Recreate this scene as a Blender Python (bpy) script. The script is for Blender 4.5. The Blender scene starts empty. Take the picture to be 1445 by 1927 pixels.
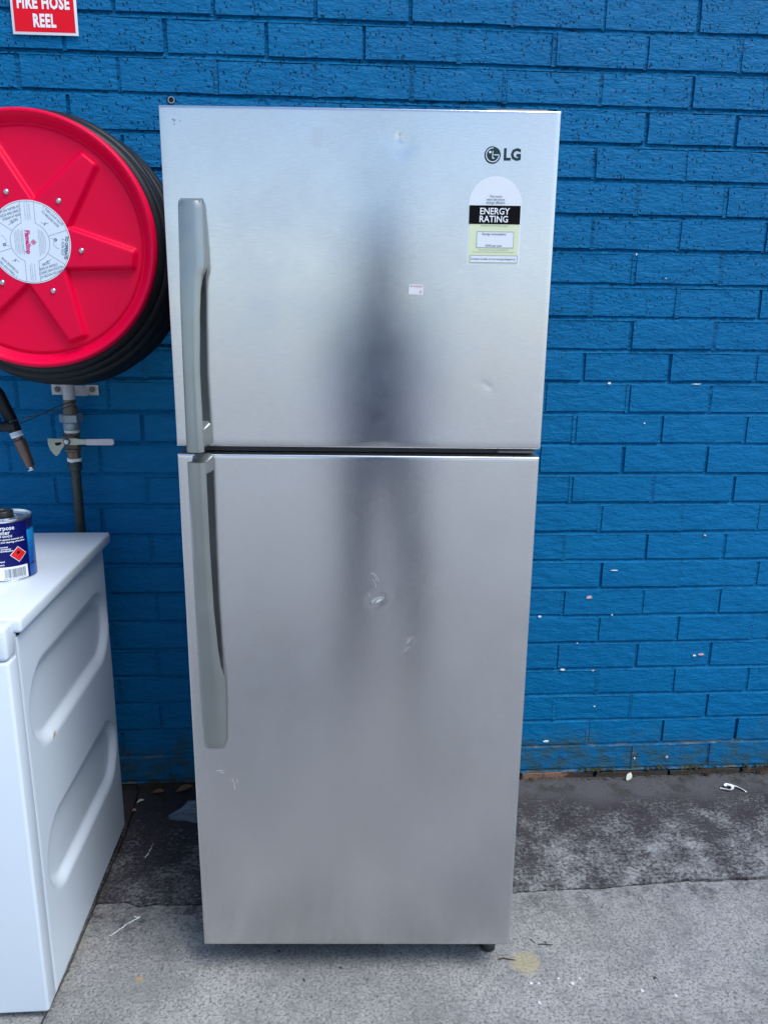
import bpy, bmesh, math, random
from mathutils import Vector, Matrix, noise
random.seed(7)
scene = bpy.context.scene
COL = scene.collection

# ------------------------------------------------------------------ camera
cd = bpy.data.cameras.new('camera'); cam = bpy.data.objects.new('camera', cd); COL.objects.link(cam)
CAMP = Vector((-0.10635, -2.12087, 1.40772))
Rv = Vector((0.99779066, -0.06540207, 0.01167804)); Uv = Vector((0.00472897, 0.24524876, 0.96944865)); Fv = Vector((0.06626797, 0.96725158, -0.2450162))
cam.matrix_world = Matrix(((Rv.x, Uv.x, -Fv.x, CAMP.x), (Rv.y, Uv.y, -Fv.y, CAMP.y), (Rv.z, Uv.z, -Fv.z, CAMP.z), (0, 0, 0, 1)))
cd.sensor_fit = 'HORIZONTAL'; cd.sensor_width = 36.0; cd.lens = 1448.3 / 1445 * 36.0
cd.clip_start = 0.02; cd.clip_end = 2000
scene.camera = cam

# ------------------------------------------------------------------ light
SUN_EL, SUN_AZ = math.radians(60), math.radians(131)      # azimuth clockwise from +Y
w = bpy.data.worlds.new('World'); scene.world = w; w.use_nodes = True
wn = w.node_tree.nodes; wl = w.node_tree.links
sky = wn.new('ShaderNodeTexSky'); sky.sky_type = 'NISHITA'; sky.sun_disc = False
sky.sun_elevation = SUN_EL; sky.sun_rotation = SUN_AZ; sky.air_density = 1.0; sky.dust_density = 0.6; sky.ozone_density = 1.5
bg = wn['Background']; bg.inputs['Strength'].default_value = 0.095
wl.new(sky.outputs['Color'], bg.inputs['Color'])
sd = bpy.data.lights.new('sun', 'SUN'); sd.energy = 1.5; sd.angle = math.radians(32); sd.color = (1.0, 0.975, 0.94)
sun = bpy.data.objects.new('sun', sd); COL.objects.link(sun)
sdir = Vector((math.sin(SUN_AZ) * math.cos(SUN_EL), math.cos(SUN_AZ) * math.cos(SUN_EL), math.sin(SUN_EL)))
sun.rotation_euler = sdir.to_track_quat('Z', 'Y').to_euler(); sun.location = sdir * 20
scene.view_settings.view_transform = 'Standard'; scene.view_settings.look = 'None'
scene.view_settings.exposure = 1.22; scene.view_settings.gamma = 1.0; scene.view_settings.use_curve_mapping = False

# ------------------------------------------------------------------ helpers
def tag(o, label=None, cat=None, group=None, kind=None):
    if label: o['label'] = label
    if cat: o['category'] = cat
    if group: o['group'] = group
    if kind: o['kind'] = kind
    return o

def empty(name, loc, label=None, cat=None, rz=0.0, group=None):
    o = bpy.data.objects.new(name, None); COL.objects.link(o)
    o.location = loc; o.rotation_euler = (0, 0, rz); o.empty_display_size = 0.1
    return tag(o, label, cat, group)

def link(name, me, mat=None, parent=None, smooth=False):
    if mat is not None and len(me.materials) == 0: me.materials.append(mat)
    if smooth:
        for p in me.polygons: p.use_smooth = True
    o = bpy.data.objects.new(name, me); COL.objects.link(o)
    if parent is not None: o.parent = parent
    return o

def bobj(name, bm, mat=None, parent=None, smooth=False, angle=None):
    me = bpy.data.meshes.new(name)
    bmesh.ops.recalc_face_normals(bm, faces=bm.faces)
    bm.to_mesh(me); bm.free()
    o = link(name, me, mat, parent, smooth)
    if angle is not None:
        for p in me.polygons: p.use_smooth = True
        me.set_sharp_from_angle(angle=math.radians(angle))
    return o

def add_box(bm, x0, x1, y0, y1, z0, z1, bev=0.0, seg=2):
    r = bmesh.ops.create_cube(bm, size=1.0)
    vs = r['verts']
    for v in vs:
        v.co = Vector(((x0 + x1) / 2 + v.co.x * (x1 - x0), (y0 + y1) / 2 + v.co.y * (y1 - y0), (z0 + z1) / 2 + v.co.z * (z1 - z0)))
    if bev > 0:
        es = list({e for v in vs for e in v.link_edges})
        bmesh.ops.bevel(bm, geom=es, offset=bev, segments=seg, profile=0.5, affect='EDGES')

def box(name, x0, x1, y0, y1, z0, z1, mat, parent=None, bev=0.0, seg=2):
    bm = bmesh.new(); add_box(bm, x0, x1, y0, y1, z0, z1, bev, seg)
    return bobj(name, bm, mat, parent, angle=35)

def add_tube(bm, pts, rad, n=12, caps=True):
    pts = [Vector(p) for p in pts]
    rads = rad if isinstance(rad, (list, tuple)) else [rad] * len(pts)
    rings = []; prev = None
    for i, p in enumerate(pts):
        t = (pts[min(i + 1, len(pts) - 1)] - pts[max(i - 1, 0)])
        if t.length < 1e-9: t = Vector((0, 0, 1))
        t.normalize()
        if prev is None:
            a = Vector((0, 0, 1)) if abs(t.z) < .9 else Vector((1, 0, 0))
            nrm = t.cross(a).normalized()
        else:
            nrm = (prev - t * prev.dot(t)).normalized()
        prev = nrm; bn = t.cross(nrm)
        rings.append([bm.verts.new(p + (nrm * math.cos(2 * math.pi * k / n) + bn * math.sin(2 * math.pi * k / n)) * rads[i]) for k in range(n)])
    for a, b in zip(rings, rings[1:]):
        for k in range(n): bm.faces.new((a[k], a[(k + 1) % n], b[(k + 1) % n], b[k]))
    if caps:
        bm.faces.new(rings[0][::-1]); bm.faces.new(rings[-1])

def tube(name, pts, rad, mat, parent=None, n=12, angle=40):
    bm = bmesh.new(); add_tube(bm, pts, rad, n)
    return bobj(name, bm, mat, parent, angle=angle)

def add_lathe(bm, prof, n=32, axis='Z', center=(0, 0, 0), close=False):
    """prof: list of (r, h) along the axis."""
    rings = []
    c = Vector(center)
    for r, h in prof:
        ring = []
        for k in range(n):
            a = 2 * math.pi * k / n
            if axis == 'Z': v = Vector((r * math.cos(a), r * math.sin(a), h))
            else: v = Vector((r * math.cos(a), h, r * math.sin(a)))
            ring.append(bm.verts.new(c + v))
        rings.append(ring)
    for a, b in zip(rings, rings[1:]):
        for k in range(n): bm.faces.new((a[k], a[(k + 1) % n], b[(k + 1) % n], b[k]))
    if close:
        for k in range(n): bm.faces.new((rings[-1][k], rings[-1][(k + 1) % n], rings[0][(k + 1) % n], rings[0][k]))
    else:
        bm.faces.new(rings[0][::-1]); bm.faces.new(rings[-1])

def lathe(name, prof, mat, parent=None, n=32, axis='Z', center=(0, 0, 0), close=False, angle=40):
    bm = bmesh.new(); add_lathe(bm, prof, n, axis, center, close)
    return bobj(name, bm, mat, parent, angle=angle)

def add_prism(bm, outline, depth):
    """outline: list of Vectors; depth: Vector extrusion."""
    a = [bm.verts.new(Vector(p)) for p in outline]
    b = [bm.verts.new(Vector(p) + Vector(depth)) for p in outline]
    bm.faces.new(a); bm.faces.new(b[::-1])
    for i in range(len(a)):
        j = (i + 1) % len(a); bm.faces.new((a[i], b[i], b[j], a[j]))

def prism(name, outline, depth, mat, parent=None, angle=30):
    bm = bmesh.new(); add_prism(bm, outline, depth)
    return bobj(name, bm, mat, parent, angle=angle)

# ---- materials
def mat(name):
    m = bpy.data.materials.new(name); m.use_nodes = True
    return m, m.node_tree.nodes, m.node_tree.links, m.node_tree.nodes['Principled BSDF']

def simple(name, col, rough=0.5, metal=0.0, spec=0.5, coat=0.0, bump=0.0, bscale=200, var=0.0, vscale=6):
    m, N, L, P = mat(name)
    P.inputs['Base Color'].default_value = (*col, 1); P.inputs['Roughness'].default_value = rough
    P.inputs['Metallic'].default_value = metal; P.inputs['Specular IOR Level'].default_value = spec
    P.inputs['Coat Weight'].default_value = coat
    g = N.new('ShaderNodeNewGeometry')
    if var > 0:
        nz = N.new('ShaderNodeTexNoise'); nz.inputs['Scale'].default_value = vscale; nz.inputs['Detail'].default_value = 6
        L.new(g.outputs['Position'], nz.inputs['Vector'])
        mx = N.new('ShaderNodeMix'); mx.data_type = 'RGBA'
        mx.inputs[6].default_value = (*[c * (1 - var) for c in col], 1); mx.inputs[7].default_value = (*[min(1, c * (1 + var)) for c in col], 1)
        L.new(nz.outputs['Fac'], mx.inputs[0]); L.new(mx.outputs[2], P.inputs['Base Color'])
        mr = N.new('ShaderNodeMapRange'); mr.inputs[3].default_value = max(0.02, rough - .12); mr.inputs[4].default_value = rough + .12
        L.new(nz.outputs['Fac'], mr.inputs[0]); L.new(mr.outputs[0], P.inputs['Roughness'])
    if bump > 0:
        nz = N.new('ShaderNodeTexNoise'); nz.inputs['Scale'].default_value = bscale; nz.inputs['Detail'].default_value = 4
        L.new(g.outputs['Position'], nz.inputs['Vector'])
        b = N.new('ShaderNodeBump'); b.inputs['Distance'].default_value = bump; b.inputs['Strength'].default_value = 1
        L.new(nz.outputs['Fac'], b.inputs['Height']); L.new(b.outputs[0], P.inputs['Normal'])
    return m

def nz(N, L, vec, scale, detail=4, rough=0.5, dist=0.0):
    n = N.new('ShaderNodeTexNoise'); n.inputs['Scale'].default_value = scale; n.inputs['Detail'].default_value = detail
    n.inputs['Roughness'].default_value = rough; n.inputs['Distortion'].default_value = dist
    L.new(vec, n.inputs['Vector']); return n.outputs['Fac']
def ramp(N, L, fac, a, b, va=0.0, vb=1.0, smooth=True):
    r = N.new('ShaderNodeMapRange'); r.interpolation_type = 'SMOOTHSTEP' if smooth else 'LINEAR'
    for i, v in zip((1, 2, 3, 4), (a, b, va, vb)): r.inputs[i].default_value = v
    L.new(fac, r.inputs[0]); return r.outputs[0]
def mth(N, L, op, a, b=None, c=None):
    m = N.new('ShaderNodeMath'); m.operation = op
    for i, v in enumerate((a, b, c)):
        if v is None: continue
        if isinstance(v, (int, float)): m.inputs[i].default_value = v
        else: L.new(v, m.inputs[i])
    return m.outputs[0]
def mixc(N, L, fac, a, b):
    m = N.new('ShaderNodeMix'); m.data_type = 'RGBA'
    if isinstance(fac, (int, float)): m.inputs[0].default_value = fac
    else: L.new(fac, m.inputs[0])
    for i, v in ((6, a), (7, b)):
        if isinstance(v, tuple): m.inputs[i].default_value = (*v, 1)
        else: L.new(v, m.inputs[i])
    return m.outputs[2]
def mapping(N, L, vec, sc):
    m = N.new('ShaderNodeMapping'); m.inputs['Scale'].default_value = sc; L.new(vec, m.inputs['Vector']); return m.outputs[0]
def bumpn(N, L, h, dist, strength=1.0, prev=None):
    b = N.new('ShaderNodeBump'); b.inputs['Distance'].default_value = dist; b.inputs['Strength'].default_value = strength
    L.new(h, b.inputs['Height'])
    if prev is not None: L.new(prev, b.inputs['Normal'])
    return b.outputs[0]

# painted wall (bricks and mortar share the paint; mortar is rougher)
def wall_paint(name, mortar=False):
    m, N, L, P = mat(name)
    g = N.new('ShaderNodeNewGeometry'); pos = g.outputs['Position']
    sep = N.new('ShaderNodeSeparateXYZ'); L.new(pos, sep.inputs[0])
    z = sep.outputs['Z']; x = sep.outputs['X']
    base = mixc(N, L, nz(N, L, pos, 3.5, 5), (0.0003, 0.108, 0.278), (0.0005, 0.156, 0.362))
    base = mixc(N, L, ramp(N, L, nz(N, L, mapping(N, L, pos, (2, 2, 14)), 12, 5), .35, .75, 0, .35), base, (0.0006, .178, .39))
    # brick to brick tone: higher courses were rolled with a slightly lighter coat
    # unpainted pores, mostly in the upper courses
    up = ramp(N, L, z, 1.05, 1.75)
    v = N.new('ShaderNodeTexVoronoi'); v.inputs['Scale'].default_value = 125; L.new(mapping(N, L, pos, (1, 1, .55)), v.inputs['Vector'])
    dpos = nz(N, L, pos, 160, 3)
    pore = mth(N, L, 'MULTIPLY', ramp(N, L, mth(N, L, 'ADD', v.outputs['Distance'], mth(N, L, 'MULTIPLY', dpos, .35)), .38, .46, 1, 0), ramp(N, L, nz(N, L, pos, 23, 4, .6), .44, .56))
    pore = mth(N, L, 'MULTIPLY', pore, mth(N, L, 'MULTIPLY_ADD', up, .85, .06))
    col = mixc(N, L, mth(N, L, 'MULTIPLY', pore, .88), base, (0.004, 0.016, 0.045))
    if mortar:
        hole = ramp(N, L, nz(N, L, mapping(N, L, pos, (1, 1, 2.4)), 44, 6, .7), .54, .62)
        col = mixc(N, L, mth(N, L, 'MULTIPLY', hole, mth(N, L, 'MULTIPLY_ADD', up, .55, .25)), col, (0.003, 0.015, 0.04))
        # bare mortar and moss in the lowest joints
        low = ramp(N, L, z, .22, .03)
        bare = mth(N, L, 'MULTIPLY', ramp(N, L, nz(N, L, mapping(N, L, pos, (1, 1, 3)), 16, 5, .65), .50, .58), low)
        col = mixc(N, L, bare, col, mixc(N, L, nz(N, L, pos, 60, 3), (.30, .27, .22), (.07, .09, .05)))
    # dirt splashed up from the ground, greenish
    lowd = mth(N, L, 'MULTIPLY', ramp(N, L, mth(N, L, 'SUBTRACT', z, mth(N, L, 'MULTIPLY', nz(N, L, pos, 5, 5), .28)), .04, -.07), ramp(N, L, nz(N, L, pos, 22, 6, .7), .35, .60))
    col = mixc(N, L, mth(N, L, 'MULTIPLY', lowd, .7), col, (.045, .085, .075))
    # flaked patches showing undercoat
    fl = mth(N, L, 'MULTIPLY', ramp(N, L, nz(N, L, mapping(N, L, pos, (1, 1, 2.2)), 26, 5, .7), .735, .75), ramp(N, L, z, .9, .1))
    col = mixc(N, L, fl, col, (.45, .38, .36))
    L.new(col, P.inputs['Base Color'])
    rg = ramp(N, L, nz(N, L, pos, 30, 4), .3, .7, .42, .6); L.new(rg, P.inputs['Roughness'])
    P.inputs['Specular IOR Level'].default_value = .12
    # relief: dragged wire-cut face under thick paint, brick-scale swells, pores
    h1 = nz(N, L, mapping(N, L, pos, (.75, 1, 1.9)), 75, 6, .62, .4)
    h2 = nz(N, L, pos, 260, 3, .6)
    h3 = nz(N, L, mapping(N, L, pos, (1, 1, 2.2)), 18, 4)
    h1 = mth(N, L, 'MULTIPLY', h1, mth(N, L, 'MULTIPLY_ADD', up, .45, .65))
    b = bumpn(N, L, h1, .011 if mortar else .0045, 1)
    b = bumpn(N, L, h2, .0012, 1, b)
    b = bumpn(N, L, h3, .006, 1, b)
    b = bumpn(N, L, pore, -.004, 1, b)
    L.new(b, P.inputs['Normal'])
    return m
M_BRICK = wall_paint('blue_painted_brick'); M_MORTAR = wall_paint('blue_painted_mortar', True)

def concrete(name, dark):
    m, N, L, P = mat(name)
    g = N.new('ShaderNodeNewGeometry'); pos = g.outputs['Position']
    sep = N.new('ShaderNodeSeparateXYZ'); L.new(pos, sep.inputs[0]); x = sep.outputs['X']; y = sep.outputs['Y']
    big = nz(N, L, pos, 3.2, 5, .6)
    light = mixc(N, L, ramp(N, L, big, .35, .65), (.33, .335, .325), (.51, .505, .49))
    light = mixc(N, L, ramp(N, L, nz(N, L, pos, 1.7, 3), .5, .75, 0, .5), light, (.50, .51, .56))
    grain = nz(N, L, pos, 150, 6, .85)
    light = mixc(N, L, ramp(N, L, grain, .40, .53, .95, 0), light, (.11, .115, .11))
    light = mixc(N, L, ramp(N, L, nz(N, L, pos, 175, 3, .65), .56, .68, 0, .55), light, (.66, .65, .63))
    mid = nz(N, L, mapping(N, L, pos, (1, .8, 1)), 38, 7, .78)
    light = mixc(N, L, ramp(N, L, mid, .38, .53, .50, 0), light, (.19, .195, .195))
    patch = nz(N, L, pos, 9, 6, .65)
    light = mixc(N, L, ramp(N, L, patch, .52, .66, 0, .35), light, (.22, .22, .235))
    specks = ramp(N, L, nz(N, L, pos, 36, 3, .5), .70, .735)
    light = mixc(N, L, mth(N, L, 'MULTIPLY', specks, .85), light, (.025, .03, .025))
    # grime
    gcol = mixc(N, L, nz(N, L, pos, 6, 5), (.022, .023, .029), (.085, .072, .085))
    fleck = mth(N, L, 'ADD', mth(N, L, 'MULTIPLY', nz(N, L, mapping(N, L, pos, (1, 1.2, 1)), 92, 9, .88, .3), .70), mth(N, L, 'MULTIPLY', nz(N, L, pos, 11, 5, .65), .30))
    xr = ramp(N, L, x, -.75, .9, .012, -.018)       # less lichen between the two appliances
    yr = ramp(N, L, y, -.45, -.02, -.018, .055)     # a plain film of dirt along the wall foot
    thr = mth(N, L, 'ADD', fleck, mth(N, L, 'MULTIPLY', mth(N, L, 'ADD', xr, yr), -1))
    flk = ramp(N, L, thr, .472, .575)
    gcol = mixc(N, L, flk, gcol, mixc(N, L, nz(N, L, pos, 20, 4), (.20, .205, .215), (.50, .51, .51)))
    film = mth(N, L, 'MULTIPLY', ramp(N, L, mth(N, L, 'ADD', y, mth(N, L, 'MULTIPLY', nz(N, L, pos, 4, 5), .14)), -.09, .0), .7)
    gcol = mixc(N, L, mth(N, L, 'MULTIPLY', film, ramp(N, L, x, .2, .5)), gcol, (.13, .13, .14))
    moss = mth(N, L, 'MULTIPLY', ramp(N, L, nz(N, L, pos, 11, 5), .52, .62), ramp(N, L, y, -.22, -.02))
    gcol = mixc(N, L, mth(N, L, 'MULTIPLY', moss, .5), gcol, (.03, .04, .018))
    if dark:
        gm = ramp(N, L, nz(N, L, pos, 5, 5, .6), .72, .80, 1, .6)
        col = mixc(N, L, gm, light, gcol)
    else:
        # grime carried over the joint, most of it on the left, with an irregular front edge
        reach = mth(N, L, 'MULTIPLY', nz(N, L, pos, 7, 5, .65), .34)
        reach2 = mth(N, L, 'ADD', reach, ramp(N, L, x, -.3, .45, .06, .0))
        e = mth(N, L, 'ADD', y, reach2)
        gm = ramp(N, L, e, -.50, -.30)
        gm = mth(N, L, 'MULTIPLY', gm, ramp(N, L, nz(N, L, pos, 34, 6, .7), .38, .60, 1, .25))
        col = mixc(N, L, mth(N, L, 'MULTIPLY', gm, .85), light, gcol)
        # yellowish spill beside the fridge foot, white drips of paint in front of it
        def spot(cx, cy, r, c, amt):
            nonlocal col
            vx = mth(N, L, 'SUBTRACT', x, cx); vy = mth(N, L, 'SUBTRACT', y, cy)
            d = mth(N, L, 'SQRT', mth(N, L, 'ADD', mth(N, L, 'MULTIPLY', vx, vx), mth(N, L, 'MULTIPLY', vy, vy)))
            d = mth(N, L, 'ADD', d, mth(N, L, 'MULTIPLY', mth(N, L, 'SUBTRACT', nz(N, L, pos, 45, 4), .5), r))
            col = mixc(N, L, ramp(N, L, d, r * .45, r * 1.05, amt, 0), col, c)
        spot(.322, -.712, .042, (.55, .48, .25), .55)
        spot(-.532, -.713, .012, (.45, .33, .17), .8)
    L.new(col, P.inputs['Base Color']); P.inputs['Roughness'].default_value = .88; P.inputs['Specular IOR Level'].default_value = .25
    b = bumpn(N, L, mid, .007, 1); b = bumpn(N, L, grain, .004, 1, b); b = bumpn(N, L, specks, -.003, 1, b)
    if dark: b = bumpn(N, L, flk, .0015, 1, b)
    L.new(b, P.inputs['Normal'])
    return m
M_CONC = concrete('pale_concrete', False); M_CONCD = concrete('grimy_concrete', True)
M_SOIL = simple('dark_joint_soil', (.018, .02, .016), .95, bump=.003, bscale=90, var=.4, vscale=40)
M_YARD = simple('yard_concrete', (.36, .36, .355), .9, bump=.003, bscale=60, var=.15, vscale=1.5)

# ------------------------------------------------------------------ ground
bm = bmesh.new()
S = 300
vs = [bm.verts.new(v) for v in ((-S, -S, -.014), (S, -S, -.014), (S, S, -.014), (-S, S, -.014))]; bm.faces.new(vs)
ground = bobj('ground', bm, M_SOIL); tag(ground, kind='structure')

def ctrl(pts):
    def f(t):
        for (a, va), (b, vb) in zip(pts, pts[1:]):
            if t <= b: return va + (vb - va) * (t - a) / (b - a)
        return pts[-1][1]
    return f
jy = ctrl([(-20, -.478), (-.69, -.478), (-.62, -.476), (-.585, -.494), (-.54, -.487), (-.445, -.4935), (.3, -.493), (.393, -.4895), (.56, -.487), (.642, -.485), (.70, -.476), (.818, -.471), (1.02, -.4717), (20, -.46)])
jx = ctrl([(-9, -.712), (-.81, -.7085), (-.77, -.701), (-.19, -.689), (0, -.701), (1, -.7)])
def slab(name, xa, xb, ya, yb, m):
    """xa,xb functions of y; ya,yb functions of x (world metres)"""
    bm = bmesh.new(); nx, ny = 150, 14
    x0, x1 = xa(-.5), xb(-.5); top = []; wide = x1 > 1 and ya(0) < -1.5
    for j in range(ny + 1):
        row = []
        for i in range(nx + 1):
            # cluster columns round the visible part
            s = i / nx; x = x0 + (x1 - x0) * s
            y = ya(x) + (yb(x) - ya(x)) * j / ny
            xx = xa(y) + (xb(y) - xa(y)) * s
            edge = min(i, nx - i, j, ny - j) == 0
            dz = 0
            if edge:
                n1 = noise.noise(Vector((xx * 22, y * 22, 3))); n2 = noise.noise(Vector((xx * 60, y * 60, 9)))
                if j in (0, ny): y += n1 * .0035 + n2 * .0025 - (max(0, min(1, (xx - .62) / .25)) * .0045 * (1 + n1) if (wide and j == ny and xx < 1.9) else 0)
                if i in (0, nx): xx += n1 * .003 + n2 * .001
                dz = -.003 + n2 * .002
            row.append(bm.verts.new((xx, y, dz)))
        top.append(row)
    for j in range(ny):
        for i in range(nx): bm.faces.new((top[j][i], top[j][i + 1], top[j + 1][i + 1], top[j + 1][i]))
    per = top[0] + [r[-1] for r in top[1:-1]] + top[-1][::-1] + [r[0] for r in top[1:-1]][::-1]
    low = [bm.verts.new((v.co.x, v.co.y, -.03)) for v in per]
    for i in range(len(per)):
        j = (i + 1) % len(per); bm.faces.new((per[j], per[i], low[i], low[j]))
    return bobj(name, bm, m, ground, smooth=False, angle=50)
K = lambda v: (lambda t: v)
g2 = .0026
slab('concrete_slab', lambda y: jx(y) + g2, K(1.95), lambda x: jy(x) + g2, K(-.004), M_CONCD)
slab('concrete_slab', K(-2.2), lambda y: jx(y) - g2, lambda x: jy(x) + g2, K(-.004), M_CONCD)
slab('concrete_slab', lambda y: jx(y) + g2, K(1.95), K(-1.9), lambda x: jy(x) - g2, M_CONC)
slab('concrete_slab', K(-2.2), lambda y: jx(y) - g2, K(-1.9), lambda x: jy(x) - g2, M_CONC)
for (a, b, c, d) in ((-2.2, 1.95, -4.2, -1.906), (1.956, 4.6, -1.9, -.004), (-4.8, -2.206, -1.9, -.004), (1.956, 4.6, -4.2, -1.906), (-4.8, -2.206, -4.2, -1.906)):
    slab('concrete_slab', K(a), K(b), K(c), K(d), M_CONC)
bm = bmesh.new()       # the open yard beyond the slabs
for (a, b, c, d) in ((-120, 120, -160, -4.206), (-120, -4.806, -4.206, -.01), (4.606, 120, -4.206, -.01)):
    bm.faces.new([bm.verts.new(v) for v in ((a, c, -.002), (b, c, -.002), (b, d, -.002), (a, d, -.002))])
yard = bobj('yard_surface', bm, M_YARD); tag(yard, kind='structure')

# ------------------------------------------------------------------ brick wall
JOINTS=[
 [-1.184,-0.946,-0.708,-0.47,-0.232,0.006,0.244,0.482,0.72,0.963,1.202,1.44],
 [-1.078,-0.84,-0.602,-0.36,-0.119,0.123,0.364,0.605,0.843,1.086,1.324,1.562],
 [-1.216,-0.978,-0.74,-0.502,-0.264,-0.026,0.212,0.45,0.688,0.926,1.167,1.405],
 [-1.095,-0.857,-0.619,-0.38,-0.141,0.098,0.337,0.576,0.815,1.06,1.298,1.536],
 [-1.214,-0.976,-0.738,-0.498,-0.258,-0.018,0.222,0.462,0.702,0.943,1.181,1.419],
 [-1.095,-0.857,-0.619,-0.381,-0.143,0.095,0.333,0.571,0.819,1.05,1.288,1.526],
 [-1.215,-0.977,-0.739,-0.501,-0.263,-0.024,0.214,0.452,0.691,0.938,1.172,1.41],
 [-1.088,-0.85,-0.612,-0.374,-0.136,0.102,0.34,0.578,0.82,1.058,1.296,1.534],
 [-1.217,-0.979,-0.741,-0.503,-0.265,-0.027,0.211,0.449,0.686,0.925,1.167,1.405],
 [-1.093,-0.855,-0.617,-0.38,-0.143,0.094,0.331,0.568,0.816,1.054,1.292,1.53],
 [-1.223,-0.985,-0.747,-0.511,-0.274,-0.038,0.198,0.434,0.67,0.913,1.145,1.383,1.621],
 [-1.103,-0.865,-0.618,-0.379,-0.14,0.1,0.339,0.578,0.817,1.06,1.298,1.536],
 [-1.219,-0.981,-0.74,-0.497,-0.253,-0.009,0.234,0.478,0.722,0.968,1.206,1.444],
 [-1.094,-0.856,-0.621,-0.381,-0.142,0.097,0.336,0.575,0.825,1.073,1.311,1.549],
 [-1.182,-0.944,-0.706,-0.468,-0.23,0.008,0.246,0.484,0.722,0.959,1.197,1.435],
 [-1.079,-0.841,-0.603,-0.365,-0.127,0.111,0.349,0.587,0.832,1.08,1.318,1.556],
 [-1.191,-0.953,-0.715,-0.477,-0.239,-0.001,0.237,0.475,0.713,0.951,1.189,1.427],
 [-1.071,-0.833,-0.595,-0.357,-0.119,0.119,0.357,0.595,0.837,1.068,1.306,1.544],
 [-1.197,-0.959,-0.721,-0.483,-0.245,-0.007,0.231,0.469,0.707,0.948,1.186,1.424],
 [-1.082,-0.844,-0.606,-0.368,-0.13,0.108,0.346,0.584,0.822,1.06,1.298,1.536],
 [-1.207,-0.969,-0.731,-0.493,-0.255,-0.017,0.221,0.459,0.697,0.94,1.178,1.416],
 [-1.1,-0.862,-0.624,-0.384,-0.144,0.096,0.336,0.576,0.82,1.058,1.296,1.534],
 [-1.225,-0.987,-0.749,-0.507,-0.264,-0.022,0.221,0.464,0.706,0.946,1.184,1.422],
 [-1.099,-0.861,-0.622,-0.387,-0.146,0.095,0.333,0.579,0.818,1.055,1.293,1.531],
 [-1.223,-0.985,-0.747,-0.507,-0.262,-0.025,0.213,0.454,0.691,0.936,1.174,1.412],
 [-1.101,-0.863,-0.625,-0.39,-0.143,0.089,0.346,0.576,0.816,1.054,1.292,1.53]]
MH = .08689; Z0 = .02868; BH = .0758
wall = empty('brick_wall', (0, 0, 0), 'long brick wall painted bright blue, bare brick and moss at its foot', 'wall')
M_BARE, N, L, P = mat('bare_brick')
g_ = N.new('ShaderNodeNewGeometry').outputs['Position']; sx_ = N.new('ShaderNodeSeparateXYZ'); L.new(g_, sx_.inputs[0])
c_ = mixc(N, L, nz(N, L, g_, 60, 5, .7), (.10, .055, .038), (.36, .20, .13))
k_ = mth(N, L, 'ADD', ramp(N, L, sx_.outputs['X'], .60, .66, 0, .30), mth(N, L, 'ADD', ramp(N, L, sx_.outputs['X'], .3, .2, 0, .35), nz(N, L, g_, 24, 5, .7)))
c_ = mixc(N, L, ramp(N, L, k_, .52, .72, 0, .92), c_, (.022, .022, .018))
L.new(c_, P.inputs['Base Color']); P.inputs['Roughness'].default_value = .95; L.new(bumpn(N, L, nz(N, L, g_, 120, 5, .7), .004), P.inputs['Normal'])
rb = random.Random(11)
def add_brick(bm, x0, x1, z0, z1, off, jit=.0009):
    wd, ht = x1 - x0, z1 - z0
    e = .0016
    xs = [0, e, wd * .34, wd * .67, wd - e, wd]; zs = [0, e, ht * .5, ht - e, ht]
    grid = []
    for j, zz in enumerate(zs):
        row = []
        for i, xx in enumerate(xs):
            edge = i in (0, 5) or j in (0, 4)
            ring = i in (1, 4) or j in (1, 3)
            y = .014 if edge else (rb.uniform(.0, .0008) if ring else rb.uniform(-.0005, .0004))
            px = x0 + xx; pz = z0 + zz
            if edge or ring:
                px += noise.noise(Vector((x0 * 9 + xx * 20, zz * 20, z0 * 9))) * jit * 1.4
                pz += noise.noise(Vector((x0 * 7 + xx * 16, zz * 16, z0 * 5 + 7))) * jit * 1.8
            row.append(bm.verts.new((px, y + off, pz)))
        grid.append(row)
    for j in range(4):
        for i in range(5): bm.faces.new((grid[j][i], grid[j][i + 1], grid[j + 1][i + 1], grid[j + 1][i]))
vjoints = []
for ci, js in enumerate(JOINTS):
    k = ci - 1
    zb = Z0 + k * MH
    for a, b in zip(js, js[1:]):
        jw = rb.uniform(.0055, .009)
        bm = bmesh.new()
        if k == -1:
            add_brick(bm, a + .004, b - .004, -.05, zb + BH - rb.uniform(0, .004), rb.uniform(-.004, .001), .003)
            bobj('brick', bm, M_BARE, wall)
        else:
            tilt = rb.uniform(-.0008, .0008)
            add_brick(bm, a + jw / 2, b - jw / 2, zb + tilt, zb + BH + tilt + rb.uniform(-.0012, .0012), rb.uniform(-.0018, .0016), .0016 if k > 13 else .0009)
            bobj('brick', bm, M_BRICK, wall)
    vjoints.append(js)
# the wall goes on either side and above
bm = bmesh.new()
for ci in range(-1, 36):
    zb = Z0 + ci * MH
    inner = JOINTS[ci + 1] if ci + 1 < len(JOINTS) else None
    l0 = inner[0] if inner else (-1.10 if ci % 2 == 0 else -1.22)
    r0 = inner[-1] if inner else l0
    x = l0
    while x > -5: add_brick(bm, x - .238 + .004, x - .004, zb, zb + BH, 0); x -= .238
    x = r0
    while x < 5.5: add_brick(bm, x + .004, x + .238 - .004, zb, zb + BH, 0); x += .238
tag(bobj('outlying_bricks', bm, M_BRICK, wall), kind='stuff')
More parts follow.
